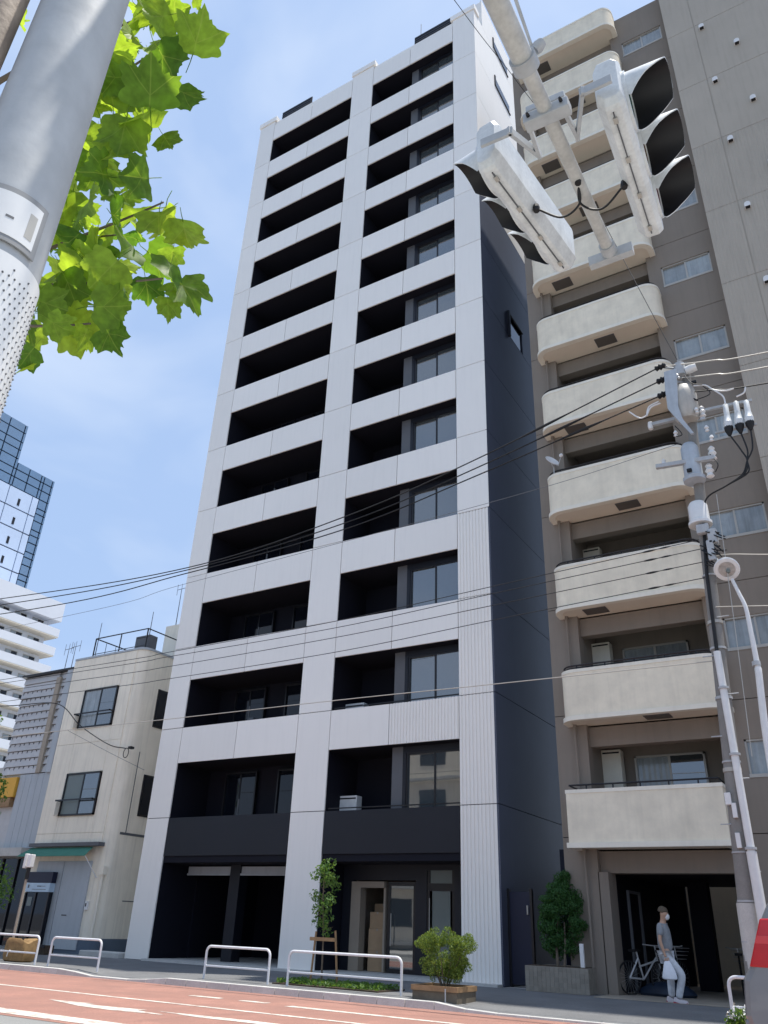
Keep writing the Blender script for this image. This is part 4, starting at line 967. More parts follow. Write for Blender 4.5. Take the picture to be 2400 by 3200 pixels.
M_lens = [mat('lens_green', (.01, .10, .07), .25, .1), mat('lens_amber', (.18, .09, .01), .25, .1), mat('lens_red', (.16, .012, .012), .25, .1)]
signal_head((-.600, -16.69, 5.735), (-.046, 1.233, 0), (1, .04, 0), 1.25, 1)
signal_head((-1.335, -16.66, 5.735), (.138, 1.194, 0), (-1, .11, 0), 1.24, 0)
def cable_run(pts, n=14):
    """smooth curve through points"""
    P = [Vector(p) for p in pts]; P = [P[0]*2-P[1]]+P+[P[-1]*2-P[-2]]; out = []
    for i in range(1, len(P)-2):
        for k in range(n):
            t = k/n; a, b_, c, d = P[i-1], P[i], P[i+1], P[i+2]
            out.append(.5*((2*b_)+(c-a)*t+(2*a-5*b_+4*c-d)*t*t+(3*b_-a-3*c+d)*t**3))
    return out+[P[-2]]
g = MB(); g.tube(cable_run([at(*c3(718,895), Z=5.84), at(*c3(728,1005), Z=5.76), at(*c3(640,1072), Z=5.7), at(*c3(515,1030), Z=5.77)]), .008, 6)
part('cable', g, M_cable, arm, smooth=True)
g = MB(); g.tube(cable_run([at(*c3(722,895), Z=5.84), at(*c3(735,1005), Z=5.77), at(*c3(840,1030), Z=5.7), at(*c3(948,915), Z=5.78)]), .008, 6)
part('cable', g, M_cable, arm, smooth=True)
for q, z in (((515,1028), 5.77), ((948,912), 5.78), ((720,893), 5.83)):
    p = at(*c3(*q), Z=z); g = MB(); g.lathe([(.022,-.03),(.026,0),(.02,.03)], p, 8); part('cable_gland', g, M_cable, arm)
pA = (AX+.06, -17.1, AZ+.08)
for dx in (-.02, .02):
    g = MB(); g.tube([pA, (PX+dx, PY, 7.6)], .009, 6); part('stay_wire', g, M_galv, arm)
g = MB(); g.tube([(PX, PY, 6.3), (PX, PY, 7.7)], .05, 16); tp('pole_top', g, M_galv, smooth=True)
# ------------------------------------------------------------------ plane tree with large leaves
TX, TY = -3.5, -19.25
pt = root('plane_tree', 'plane tree with large lobed green leaves hanging behind the signal pole', 'tree', (TX, TY, 0))
g = MB(); g.tube(cable_run([(TX,TY,-.02),(TX+.05,TY,1.8),(TX,TY+.05,3.5),(TX-.05,TY,6.5)], 6), [.19-.005*i for i in range(19)], 12)
part('trunk', g, M_bark, pt, smooth=True)
tips = [((905,1118),2.5), ((960,210),2.6), ((900,1540),2.35), ((500,1790),2.3), ((130,1960),2.2), ((920,40),2.8), ((800,720),2.5), ((640,1300),2.6), ((300,600),2.7)]
BR = []
for i, (q, d) in enumerate(tips):
    e = at(*c1(*q), D=d); s = Vector((TX, TY, 2.3+.3*i)); s.z = min(s.z, e.z-.15); m = s.lerp(e, .55)+Vector((0,0,.22))
    pts = cable_run([s, m, e], 10); BR += pts[6:]
    g = MB(); g.tube(pts, [.020*(1-k/len(pts))**1.3+.0025 for k in range(len(pts))], 7); part('branch', g, M_bark, pt, smooth=True)
ov = [Vector((-.45,-19.35,3.9)), Vector((-.6,-19.45,3.4)), Vector((-.2,-19.3,4.4))]
g = MB(); e0 = cable_run([(TX, TY, 4.6), (-1.8, -19.35, 5.0), (-.2, -19.3, 4.5)], 8); g.tube(e0, [.03*(1-k/len(e0))+.004 for k in range(len(e0))], 7); part('branch', g, M_bark, pt, smooth=True)
half = [(0,1.0),(5,.90),(8,.91),(13,.80),(17,.82),(23,.75),(29,.73),(34,.78),(38,.80),(43,.89),(48,.97),(52,.91),(57,.88),(63,.80),(70,.76),(78,.69),(85,.70),(91,.74),(97,.79),(104,.73),(112,.66),(124,.58),(140,.48),(158,.34)]
def leaf_mesh(seed):
    r = random.Random(seed); m = MB(); o_ = [(a, q*r.uniform(.93,1.07)) for a, q in half]; pts = [(a, q) for a, q in o_]+[(-a, q*r.uniform(.95,1.05)) for a, q in reversed(o_[1:])]
    fold, droop = r.uniform(.1,.6), r.uniform(.1,.6); tw_ = r.uniform(-.5,.5); ph_ = r.uniform(0, 6)
    def P(x, y): return (x, y, fold*abs(x)*.8-droop*(y-.0)**2*(1 if y > 0 else .3)+tw_*x*y-.2*x*x+.05*math.sin(7*x+ph_)*math.cos(6*y+ph_))
    V = [P(0, .0)]; inner = []
    for a, q in pts: V.append(P(math.sin(R(a))*q, math.cos(R(a))*q))
    for a, q in pts: V.append(P(math.sin(R(a))*q*.5, math.cos(R(a))*q*.5))
    n = len(pts); F = []
    for k in range(n):
        k2 = (k+1) % n
        F += [(0, 1+n+k, 1+n+k2), (1+n+k, 1+k, 1+k2, 1+n+k2)]
    m.add(V, F)
    pe = [Vector(P(0, -.22)), Vector((r.uniform(-.05,.05), -.55, .05)), Vector((r.uniform(-.1,.1), -.85, .16))]
    m.tube(pe, [.018,.014,.012], 4)
    me = m.mesh('leaf', M_leafP, (0,0,0), True, False); return me
LM = [leaf_mesh(s) for s in range(14)]
def put_leaf(p, size, tip, nrm, k):
    z = Vector(nrm).normalized(); y = (Vector(tip)-z*Vector(tip).dot(z))
    if y.length < .05: y = z.orthogonal()
    y.normalize(); x = y.cross(z)
    o = link('leaf', LM[k % 14], pt); M = Matrix((x, y, z)).transposed().to_4x4(); M.translation = Vector(p)-wloc(pt)
    o.matrix_basis = M @ Matrix.Scale(size, 4); return o
lr = random.Random(77)
hand = [((1075,270),300,2.55,-20),((890,340),270,2.5,30),((1005,545),210,2.5,-40),((820,560),330,2.35,-50),((905,800),170,2.45,10),((680,730),300,2.4,15),((620,850),260,2.42,-30),((560,1000),280,2.4,0),((770,1020),260,2.45,-20),
        ((870,1240),270,2.4,20),((1010,1300),250,2.45,-25),((1000,1620),280,2.35,-20),((930,1520),230,2.3,60),((600,1520),280,2.25,10),((720,1400),280,2.4,0),((560,1740),280,2.25,20),((590,1890),220,2.3,-25),((460,1890),180,2.3,15),
        ((150,2000),190,2.15,0),((120,2080),140,2.15,10),((800,1610),190,2.4,5),((660,1760),150,2.35,-60),((960,100),200,2.7,20),((1080,10),120,2.7,-10),((860,60),240,2.75,10),((280,1830),200,2.25,0),((40,60),300,2.4,10),((30,150),240,2.45,30),((920,1720),170,2.4,0),
        ((480,1150),280,2.4,10),((620,1230),260,2.45,-10),((430,1420),290,2.5,0),((360,1600),280,2.4,20),((240,1720),240,2.3,-10),((720,480),260,2.6,0),((660,580),240,2.6,30),((780,150),260,2.7,0),((560,1310),250,2.6,10),((470,1640),260,2.5,-20),((350,1250),300,2.6,0)]
toc = lambda p: (CAM-p).normalized()
for i, ((x, y), sz, d, rot) in enumerate(hand):
    p = at(*c1(x, y), D=d); s = sz*.565/FPX*d*.62
    n_ = (toc(p)*lr.uniform(.25, .9)+Vector((lr.gauss(0,.55), lr.gauss(0,.55), lr.gauss(.1,.5)))).normalized()*(1 if lr.random() < .6 else -1)
    nb = min(BR, key=lambda q_: (q_-p).length); t_ = (p-nb).normalized()*.8+Vector((.25, 0, -.75))
    put_leaf(p+Vector((0,0,.03)), s*1.02, t_, n_, i)
poly = [(700,0),(1040,0),(1010,90),(1080,200),(1010,420),(960,560),(900,760),(760,900),(800,1060),(860,1120),(1000,1260),(1040,1440),(1020,1600),(900,1640),(780,1600),(680,1760),(580,1880),(380,1860),(200,1880),(100,2010),(40,2060),(-60,2000),(100,1500),(300,900)]
def inside(x, y):
    c = False; j = len(poly)-1
    for i in range(len(poly)):
        if (poly[i][1] > y) != (poly[j][1] > y) and x < (poly[j][0]-poly[i][0])*(y-poly[i][1])/(poly[j][1]-poly[i][1])+poly[i][0]: c = not c
        j = i
    return c
cnt = 0
while cnt < 100:
    x, y = lr.uniform(-60, 1040), lr.uniform(0, 2080)
    if not inside(x, y): continue
    edge = inside(x+110, y) and inside(x, y+90)
    if not edge and lr.random() < .75: continue
    d = lr.uniform(2.35, 3.3); p = at(*c1(x, y), D=d)
    n_ = Vector((lr.gauss(.2,.7), lr.gauss(-.3,.7), lr.gauss(.6,.6))); t_ = Vector((lr.gauss(.3,.5), lr.gauss(0,.4), -1+lr.gauss(0,.5)))
    nb = min(BR, key=lambda q_: (q_-p).length); t_ = t_*.6+(p-nb).normalized()*.8
    put_leaf(p, lr.uniform(.065, .115), t_, n_, cnt); cnt += 1
for k in range(14):
    p = ov[k % 3]+Vector((lr.gauss(0,.16), lr.gauss(0,.12), lr.gauss(0,.2)))
    put_leaf(p, lr.uniform(.07,.1), (lr.gauss(0,1), lr.gauss(0,1), -.5), (lr.gauss(0,.4), lr.gauss(0,.4), 1), k)

# ------------------------------------------------------------------ utility pole
Q = lambda x, y: (1950+x*450/1659, 1100+y*450/1659)
z4 = lambda x, y: (1600+x*800/1659, 700+y*800/1659)
z5 = lambda x, y: (1600+x*800/1659, 1400+y*800/1659)
z6 = lambda x, y: (1600+x*800/1659, 2050+y*800/1659)
UY = -4.3
M_gear = mat('gear_grey_paint', (.42, .46, .50), .5, .1, 5, streak=.12); M_gearb = mat('gear_beige_paint', (.46, .44, .40), .5, .1, 5, streak=.15)
up_ = root('utility_pole', 'leaning concrete utility pole with transformers and crossarms at the right', 'utility pole', (-2.42, UY, 0))
def uq(name, g, m, **k): return part(name, g, m, up_, **k)
ux = lambda z: -2.435+.0475*z
g = MB(); g.tube([(ux(z), UY, z) for z in (-.03, 3, 6, 9, 12.85)], [.17, .152, .128, .112, .095], 20); pole_o = uq('pole', g, M_conc, smooth=True)
for z, hh_ in ((1.15, .02), (1.45, .02), (1.75, .03), (2.5, .025), (3.86, .07), (4.0, .03), (5.15, .05), (6.1, .04), (6.62, .06), (7.6, .03)):
    g = MB(); g.tube([(ux(z), UY, z-hh_/2), (ux(z), UY, z+hh_/2)], .162-.0048*z+.017, 20); uq('strap', g, M_galv if hh_ < .06 else M_alu, smooth=True)
g = MB(); g.tube([(ux(.9), UY, .0), (ux(1.5), UY, 1.72)], .176, 20); uq('poster_guard', g, M_concl, smooth=True)
# conduit on the pole
g = MB(); g.tube([(-2.135, -4.47, -.02), (-2.14, -4.47, 2.5)], .085, 14); uq('conduit', g, M_wht, smooth=True)
g = MB(); g.tube([(-2.14, -4.47, 2.5), (-2.15, -4.47, 6.0)], .066, 14); uq('conduit', g, M_wht, smooth=True)
g = MB(); g.tube([(-2.15, -4.47, 6.0), (-2.10, -4.44, 7.6), (-2.0, -4.42, 8.7), (-1.93, -4.42, 9.2)], .035, 10); uq('riser_cable', g, M_cable, smooth=True)
for z, wd in ((2.55, .1), (4.1, .09), (5.3, .09)):
    g = MB(); g.tube([(-2.14, -4.47, z-.02), (-2.14, -4.47, z+.02)], .095, 14); uq('conduit_clip', g, M_galv, smooth=True)
for (q, wd, hg_) in (((1400,925), .10, .20), ((1443,1000), .075, .24), ((1468,1195), .075, .24)):
    p = at(*z6(*q), Y=-4.49); g = MB(); g.box(p.x-wd/2, p.x+wd/2, -4.52, -4.42, p.z-hg_/2, p.z+hg_/2); uq('name_plate', g, M_wht, bevel=.004)
for i in range(7):
    z = 2.2+.75*i; g = MB(); g.tube([(ux(z)-.28*(i % 2), UY-.1, z), (ux(z)+.28*(1-i % 2), UY-.1, z)], .011, 6); uq('step_bolt', g, M_galv)
# white capped drum, transformer drum and upper tank
g = MB(); zc = 8.72; g.lathe([(.235,0),(.235,.06),(.20,.09),(.195,.44),(.15,.52),(.05,.56)], (ux(9)-.06, UY-.06, zc), 24); uq('white_drum', g, M_wht, smooth=True)
g = MB(); p = at(*Q(775,1250), Y=-4.5); g.lathe([(.22,-.52),(.23,-.44),(.19,-.40),(.18,.30),(.13,.40),(.05,.44)], (p.x, -4.5, p.z), 22); uq('transformer_drum', g, M_gear, smooth=True)
p = at(*Q(700,590), Y=-4.55); g = MB(); g.lathe([(.20,-.48),(.26,-.40),(.27,.15),(.22,.36),(.15,.42),(.04,.46)], (p.x, -4.5, p.z+.05), 22); uq('transformer_tank', g, M_gearb, smooth=True)
p = at(*Q(645,210), Y=-4.5); g = MB(); g.lathe([(.12,-.16),(.13,.0),(.12,.16)], (p.x, -4.5, p.z), 14); uq('bushing', g, M_galv, smooth=True)
p = at(*Q(770,195), Y=-4.5); g = MB(); g.lathe([(.09,-.12),(.10,.0),(.085,.12)], (p.x, -4.5, p.z), 14, (1,0,.1)); uq('arrester', g, M_wht, smooth=True)
pts = [at(*Q(*q), Y=-4.78) for q in ((530,215), (545,420), (565,640), (650,780), (790,940))]
g = MB(); ww = [.13, .13, .11, .05, .03]
for s_, y in ((0, -4.80), (1, -4.74)):
    for p, w_ in zip(pts, ww): g.v += [(p.x-w_, y, p.z), (p.x+w_, y, p.z)]
n = len(pts)
for i in range(n-1):
    a = 2*i; g.f += [(a,a+1,a+3,a+2), (2*n+a,2*n+a+2,2*n+a+3,2*n+a+1), (a,a+2,2*n+a+2,2*n+a), (a+1,2*n+a+1,2*n+a+3,a+3)]
g.f += [(0,2*n,2*n+1,1), (2*n-2,2*n-1,4*n-1,4*n-2)]
uq('mounting_plate', g, M_gear)
def beam(name, qa, qb, y, t, m): a, b_ = at(*Q(*qa), Y=y), at(*Q(*qb), Y=y); d = b_-a; g = MB(); g.obox((a+b_)/2, d, (0,1,0), d.cross(Vector((0,1,0))), d.length/2, t, t); return uq(name, g, m), a, b_
beam('crossarm', (290,845), (930,690), -4.42, .04, M_galv); beam('crossarm', (370,1325), (1040,1215), -4.62, .045, M_galv)
beam('cutout_bracket', (840,690), (1475,555), -4.45, .03, M_galv); beam('cutout_bracket', (1050,935), (1530,830), -4.30, .022, M_galv)
p = at(*Q(305,850), Y=-4.42); g = MB(); g.lathe([(.05,-.09),(.06,0),(.05,.09)], p, 10); uq('end_insulator', g, M_wht, smooth=True)
for q, sc_ in (((1015,1170), 1.2), ((900,690), 1), ((985,1370), 1.2), ((460,1290), .8)):
    p = at(*Q(*q), Y=-4.5); g = MB(); g.lathe([(.03*sc_,-.14*sc_),(.07*sc_,-.11*sc_),(.04*sc_,-.05*sc_),(.075*sc_,0),(.04*sc_,.06*sc_),(.06*sc_,.1*sc_),(.02*sc_,.15*sc_)], p, 12); uq('pin_insulator', g, M_wht, smooth=True)
INS = []
for q in ((415,172), (435,325), (447,492)):
    p = at(*Q(*q), Y=-4.6); INS.append(p); g = MB(); g.lathe([(.03,-.12),(.075,-.09),(.05,-.03),(.085,.0),(.05,.05),(.07,.09),(.03,.13)], p, 12, (1,0,.15)); uq('line_insulator', g, M_cable, smooth=True)
    g = MB(); g.tube([p, (ux(p.z), UY, p.z-.05)], .025, 6); uq('insulator_pin', g, M_galv)
for (qt, qb) in (((1165,600), (1205,870)), ((1285,570), (1330,840)), ((1405,560), (1447,810))):
    a, b_ = at(*Q(*qt), Y=-4.5), at(*Q(*qb), Y=-4.5); d = (b_-a); ln = d.length
    g = MB(); g.lathe([(.03,0),(.055,.03),(.062,ln*.5),(.085,ln*.78),(.095,ln*.8),(.092,ln)], a, 14, d); cu = uq('fuse_cutout', g, M_sig, smooth=True)
    g = MB(); g.lathe([(.093,ln*.98),(.085,ln*1.12),(.03,ln*1.35)], a, 12, d); part('boot', g, M_cable, cu, smooth=True)
    e = a+d*1.3; m1 = at(*Q(1420,1250), Y=-4.5); m2 = at(*Q(1390,1400), Y=-4.5)+Vector((rnd.uniform(-.06,.06), 0, 0)); m3 = at(*Q(1180,1540), Y=-4.5); m4 = at(*Q(950,1690), Y=-4.45); m5 = Vector((-2.0, -4.42, m4.z-.5))
    g = MB(); g.tube(cable_run([e, (e+m1)/2+Vector((.05,0,-.1)), m1, m2, m3, m4, m5], 7), .017, 7); part('drop_cable', g, M_cable, cu, smooth=True)
for pts in (((800,390),(940,385),(1030,435),(1170,445),(1265,420)), ((1295,515),(1380,470),(1400,405)), ((1040,440),(1140,510),(1170,600)), ((400,570),(290,630),(260,730)), ((420,590),(310,640),(262,735)), ((720,480),(790,530),(850,560)), ((260,735),(180,760),(60,690))):
    g = MB(); g.tube(cable_run([at(*Q(*q), Y=-4.65) for q in pts], 6), .017, 6); uq('jumper_lead', g, M_wht if pts[0] != (720,480) else M_cable, smooth=True)
p0 = at(*Q(1010,1060), Y=-4.5); p1 = at(*Q(1090,1843), Y=-4.5)
for i in range(14):     # brackets, clamps and leads around the transformers
    z = 9.6+rnd.random()*2.9; x_ = ux(z)+rnd.uniform(-.32, .42); y_ = -4.62-rnd.random()*.1
    if i % 3 == 0:
        g = MB(); g.box(x_-.05, x_+.05, y_-.03, y_+.03, z-.035, z+.035); uq('clamp_block', g, M_galv if i % 2 else M_cable, bevel=.008)
    elif i % 3 == 1:
        g = MB(); g.lathe([(.02,-.07),(.045,-.05),(.025,-.015),(.05,.02),(.02,.07)], (x_, y_, z), 10, (rnd.uniform(-.3,.3), -.3, 1)); uq('small_insulator', g, M_wht, smooth=True)
    else:
        g = MB(); e_ = Vector((x_+rnd.uniform(-.4,.4), y_, z-rnd.uniform(.15,.6))); g.tube(cable_run([(x_, y_, z), (x_+.12, y_-.06, z-.3), e_], 6), .011, 5); uq('loop_lead', g, M_cable, smooth=True)
# tangle of telecom gear below the drum
for i in range(16):
    z = 8.15+rnd.uniform(-.35,.45); g = MB(); a = (ux(z)+rnd.uniform(-.1,.15), UY-.16, z); b_ = (ux(z)+rnd.uniform(.1,.42), UY-.2, z-rnd.uniform(.05,.35)); m_ = ((a[0]+b_[0])/2+.08, UY-.3, (a[2]+b_[2])/2-.12)
    g.tube(cable_run([a, m_, b_], 5), .014, 6); uq('telecom_cable', g, M_cable, smooth=True)
for (x, z, w_, h_) in ((-1.86, 8.35, .09, .16), (-1.93, 8.05, .07, .22), (-2.02, 8.55, .12, .1)):
    g = MB(); g.box(x-w_, x+w_, -4.58, -4.44, z-h_, z+h_); uq('junction_box', g, M_galv, bevel=.02)
# ------------------------------------------------------------------ street lamp on its own curved post
sl_ = root('street_lamp', 'white curved street lamp post beside the utility pole with oval lamp head', 'street lamp', (-1.62, -4.55, 0))
P_ = [(-1.62,-4.55,-.02), (-1.60,-4.55,2.5), (-1.57,-4.55,4.3)]+[at(*z6(1600,120), Y=-4.55), at(*z5(1585,1380), Y=-4.55), at(*z5(1548,1190), Y=-4.55), at(*z5(1515,1035), Y=-4.55), at(*z5(1470,940), Y=-4.55), at(*z5(1425,850), Y=-4.55)]
g = MB(); cr_ = cable_run(P_, 5); g.tube(cr_, [.062 if p[2] < 5.6 else .05-.018*min(1, (p[2]-5.6)/1.8) for p in [tuple(q) for q in cr_]], 14); part('post', g, M_wht, sl_, smooth=True)
g = MB(); g.tube([(-1.505,-4.55,5.62),(-1.505,-4.55,5.70)], .075, 14); part('collar', g, M_galv, sl_, smooth=True)
lc = at(*z5(1392,785), Y=-4.6); dn = (CAM-lc).normalized(); dn = (dn*.75+Vector((0,-.3,-.55))).normalized()
g = MB(); g.lathe([(.05,-.16),(.17,-.12),(.235,-.03),(.24,.0),(.225,.02),(.165,.03),(.15,.02)], lc, 30, dn); lh = part('lamp_head', g, M_wht, sl_, smooth=True)
g = MB(); g.lathe([(.152,.028),(.15,.02),(.12,.016),(.10,-.02),(.02,-.03)], lc, 26, dn); part('reflector', g, mat('lamp_reflector', (.40, .40, .38), .3, .3, 9, metal=.35), lh, smooth=True)
g = MB(); g.lathe([(.03,-.02),(.045,.04),(.04,.08),(.01,.1)], lc+Vector((.02,0,-.03)), 14, dn); part('bulb', g, M_frost, lh, smooth=True)
g = MB(); a = at(*z5(1330,725), Y=-4.5); b_ = at(*z5(1290,670), Y=-4.4); g.tube([lc-dn*.1, a, b_], .025, 8); part('bracket', g, M_wht, sl_, smooth=True)
# ------------------------------------------------------------------ overhead wires
def wire(name, pts, r, lb, m=None, cat='cable', group=None, n=12, sleeves=()):
    P = cable_run(pts, n); g = MB(); g.tube(P, r, 6)
    for (xa, xb, rs_) in sleeves:      # splice sleeves on the line
        def on(x_):
            i = min(range(len(P)-1), key=lambda k_: abs((P[k_].x+P[k_+1].x)/2-x_)); t_ = (x_-P[i].x)/((P[i+1].x-P[i].x) or 1); return P[i].lerp(P[i+1], t_)
        g.tube([on(xa+(xb-xa)*k_/5) for k_ in range(6)], [r, rs_*.8, rs_, rs_, rs_*.7, r], 7)
    return thing(name, g, m or M_cable, lb, cat, tuple(P[0]), group, smooth=True)
GR = 'power lines along the street'
ya = -4.5
for i, (lb, pl_) in enumerate((('uppermost of the three heavy power lines crossing the tower', ((-45,13.0),(-26.19,11.27),(-16.84,10.66),(-11,11.05),(-6.97,11.77))), ('middle of the three heavy power lines crossing the tower', ((-45,12.6),(-25.24,10.95),(-16.82,10.58),(-11,10.85),(-6.97,11.51))), ('lowest of the three heavy power lines crossing the tower', ((-45,12.1),(-24.1,10.52),(-16.8,10.47),(-11,10.66),(-6.98,11.28))))):
    k = 15.4/15.6; wire('power_line', [(x*k, -4.6, 1.156+(z-1.156)*k) for x, z in pl_]+[INS[i]], .0155, lb, group=GR, sleeves=((-5.9+.5*i, -4.4+.4*i, .034),))
for i, (y_, lb) in enumerate(((830, 'uppermost power line leaving the utility pole to the right edge'), (925, 'middle power line leaving the utility pole to the right edge'), (1030, 'lowest power line leaving the utility pole to the right edge'))):
    e = at(*z4(1659, y_), Y=-4.6); d = e-INS[i]; wire('power_line', [INS[i], INS[i]+d*.5+Vector((0,0,-.02)), e, e+d*3+Vector((0,0,.6))], .0155, lb, M_alu if i < 2 else M_cable, group=GR)
LW = [('first thin cable from the top of the low bundle on the tower', (8.03, 8.01, 8.04, 8.20, 8.39)), ('second thin cable from the top of the low bundle on the tower', (7.9, 7.87, 7.86, 8.02, 8.18)), ('third thin cable from the top of the low bundle on the tower', (7.62, 7.57, 7.6, 7.735, 7.89)), ('faint fourth thin cable of the low bundle on the tower', (7.25, 7.2, 7.21, 7.38, 7.55))]
for lb, zz_ in LW:
    wire('telephone_cable', [(-48, -4.4, zz_[0]+.5), (-21, -4.4, zz_[0]), (-16.9, -4.4, zz_[1]), (-11.1, -4.4, zz_[2]), (-6.76, -4.4, zz_[3]), (-2.15, -4.4, zz_[4])], .0085, lb, group='thin cables along the street', sleeves=((-3.3, -3.0, .022), (-2.95, -2.7, .018)))
wire('telephone_cable', [(-48, -4.4, 6.4), (-18.8, -4.4, 6.06), (-11.06, -4.4, 5.985), (-6.5, -4.4, 5.91), (-2.25, -4.4, 5.85)], .0105, 'pale single cable low across the second floor windows', M_alu, group='thin cables along the street')
wire('telephone_cable', [(-48, -4.4, 10.5), (-22.2, -4.4, 9.95), (-16.76, -4.4, 10.12), (-6.2, -4.4, 10.43), (-2.2, -4.4, 10.75)], .006, 'very thin grey cable just below the heavy power lines', M_grey, group='thin cables along the street')
wire('telephone_cable', [at(*c3(-200,-420), Y=-13), at(*c3(110,0), Y=-10), at(*c3(260,200), Y=-8), at(*c3(410,390), Y=-6.5), at(*c3(640,720), Y=-4.8), (-1.95, -4.5, 12.9)], .009, 'dark cable crossing the tower corner behind the signal arm')
for q, z_, lb in (((1659,690), (1390,690), 'pale cable leaving right beside the street lamp'), ((1659,1022), (1330,1030), 'pale cable leaving right below the street lamp')):
    a, e = at(*z5(*z_), Y=-4.4), at(*z5(*q), Y=-4.4); wire('telephone_cable', [(-2.05, -4.4, a.z-.02), a, e, e+(e-a)*3], .010, lb, M_alu, group='thin cables along the street')
wire('guy_wire', [at(*z5(1325,300), Y=-4.65), at(*z5(1380,690), Y=-4.65), at(*z6(1470,0), Y=-4.65), at(*z6(1555,650), Y=-4.65)], .008, 'thin pale hanging wire right of the utility pole', M_alu, 'wire')
c7 = lambda x, y: (x*800/1659, 2200+y*800/1659); c6 = lambda x, y: (x*750/1508, 1200+y*750/1508)
wire('service_cable', [at(*c6(-300,2030), Y=-2.5), at(*c6(60,2022), Y=-1.2), at(*c6(360,2010), Y=-.3), at(*c7(520,140), Y=.0), at(*c7(700,260), Y=.12), at(*c7(815,288), Y=.2)], .018, 'thick black service cable drooping onto the beige house')
wire('service_cable', [at(*c7(440,172), Y=.15), at(*c7(700,310), Y=.1), at(*c7(935,428), Y=.2)], .007, 'thin grey service wire on the beige house front', M_grey)
g = MB(); p = at(*c7(820,318), Y=.18); o = root('cable_coil', 'coiled black cable loop on the beige house corner', 'cable', tuple(p))
ring = [(p.x+.13*math.cos(a), p.y-.03, p.z+.17*math.sin(a)) for a in [2*math.pi*k/18 for k in range(19)]]; g.tube(ring, .014, 6); part('loop', g, M_cable, o, smooth=True)
g = MB(); g.box(p.x+.05, p.x+.2, p.y-.02, p.y+.14, p.z+.15, p.z+.23); part('clamp', g, M_cable, o)

# ------------------------------------------------------------------ car at the right edge
car = root('parked_car', 'grey car with a tall red tail lamp at the lower right edge', 'car', (0.3, -8.2, -.115))
prof = [(-1.78,.10),(-1.87,.42),(-1.83,.78),(-1.745,.90),(-1.535,1.40),(-1.42,1.60),(-1.15,1.68),(.7,1.66),(1.5,1.10),(2.35,.96),(2.5,.55),(2.45,.10)]
g = MB(); g.prism(prof, 'y', -9.03, -7.35); part('body', g, M_carg, car, bevel=.07)
g = MB(); g.prism([(-1.735,.905),(-1.545,1.395),(-1.33,1.40),(-1.46,.90)], 'y', -9.045, -8.75); tl = part('tail_lamp', g, M_red, car, bevel=.015)
g = MB(); g.prism([(-1.64,1.14),(-1.60,1.22),(-1.40,1.22),(-1.43,1.14)], 'y', -9.052, -8.9); part('reflector_band', g, mat('lamp_clear_red', (.62, .05, .05), .1, .1, coat=.5), tl)
g = MB(); g.prism([(-1.15,1.02),(-1.05,1.52),(.55,1.52),(1.15,1.05)], 'y', -9.036, -9.0); part('side_window', g, M_glassd, car)
for x_ in (-1.05, 1.75):
    g = MB(); g.lathe([(.30,-.1),(.32,-.08),(.32,.08),(.30,.1)], (x_, -8.97, .205), 28, (0,1,0)); wh = part('wheel', g, M_tyre, car, smooth=True)
    g = MB(); g.lathe([(.2,-.115),(.21,-.1),(.2,-.05)], (x_, -8.97, .205), 20, (0,1,0)); part('rim', g, M_galv, wh, smooth=True)
g = MB(); g.box(-1.88, -1.6, -9.0, -7.4, .12, .40); part('bumper', g, M_carg, car, bevel=.04)
# ------------------------------------------------------------------ bicycles in the garage
def bicycle(x, y, z, ang, lb, m, scale=1.0):
    o = root('bicycle', lb, 'bicycle', (x, y, z), 'bicycles in the garage'); c_, s_ = math.cos(ang), math.sin(ang)
    W = lambda a, h, l=0: (x+(a*c_-l*s_)*scale, y+(a*s_+l*c_)*scale, z+h*scale); r = .33
    for a in (-.52, .54):
        g = MB(); ring = [W(a+r*math.cos(t), r+r*math.sin(t)) for t in [2*math.pi*k/24 for k in range(25)]]; g.tube(ring, .018*scale, 6, False); wh = part('wheel', g, M_tyre, o, smooth=True)
        g = MB()
        for k in range(10): t = math.pi*k/10; g.tube([W(a+(r-.02)*math.cos(t), r+(r-.02)*math.sin(t)), W(a-(r-.02)*math.cos(t), r-(r-.02)*math.sin(t))], .002, 3)
        part('spokes', g, M_steel, wh, kind='stuff')
    g = MB()
    for a, b_ in ((W(-.52,r), W(-.1,.30)), (W(-.52,r), W(-.22,.72)), (W(-.1,.30), W(-.26,.86)), (W(-.1,.30), W(.36,.74)), (W(-.2,.55), W(.38,.68))): g.tube([a, b_], .021*scale, 7)
    part('frame', g, m, o, smooth=True)
    g = MB(); g.tube([W(.54,r), W(.40,.66), W(.34,.98)], .015*scale, 7); g.tube([W(.22,1.0,.26), W(.36,.98,.12), W(.36,.98,-.12), W(.22,1.0,-.26)], .012*scale, 6); part('handlebar', g, M_steel, o, smooth=True)
    g = MB(); g.add([W(-.42,.90,.09), W(-.42,.90,-.09), W(-.14,.89,-.02), W(-.14,.89,.02), W(-.42,.84,.08), W(-.42,.84,-.08), W(-.14,.86,-.02), W(-.14,.86,.02)], [(0,1,2,3),(4,7,6,5),(0,4,5,1),(1,5,6,2),(2,6,7,3),(3,7,4,0)]); part('saddle', g, M_tyre, o)
    g = MB()
    for hh_ in (.72, .8, .88, .95):
        q_ = .1+.05*(hh_-.72)/.23; g.tube([W(.50-.02,hh_,-q_), W(.50+2*q_-.02,hh_,-q_), W(.50+2*q_-.02,hh_,q_), W(.48,hh_,q_), W(.48,hh_,-q_)], .005, 4)
    part('basket', g, M_steel, o)
bicycle(-5.55, .95, .012, R(60), 'pale framed bicycle parked by the left garage pier', M_steel)
bicycle(-5.15, 1.5, .012, R(75), 'dark bicycle behind the pale framed one in the garage', M_tyre)
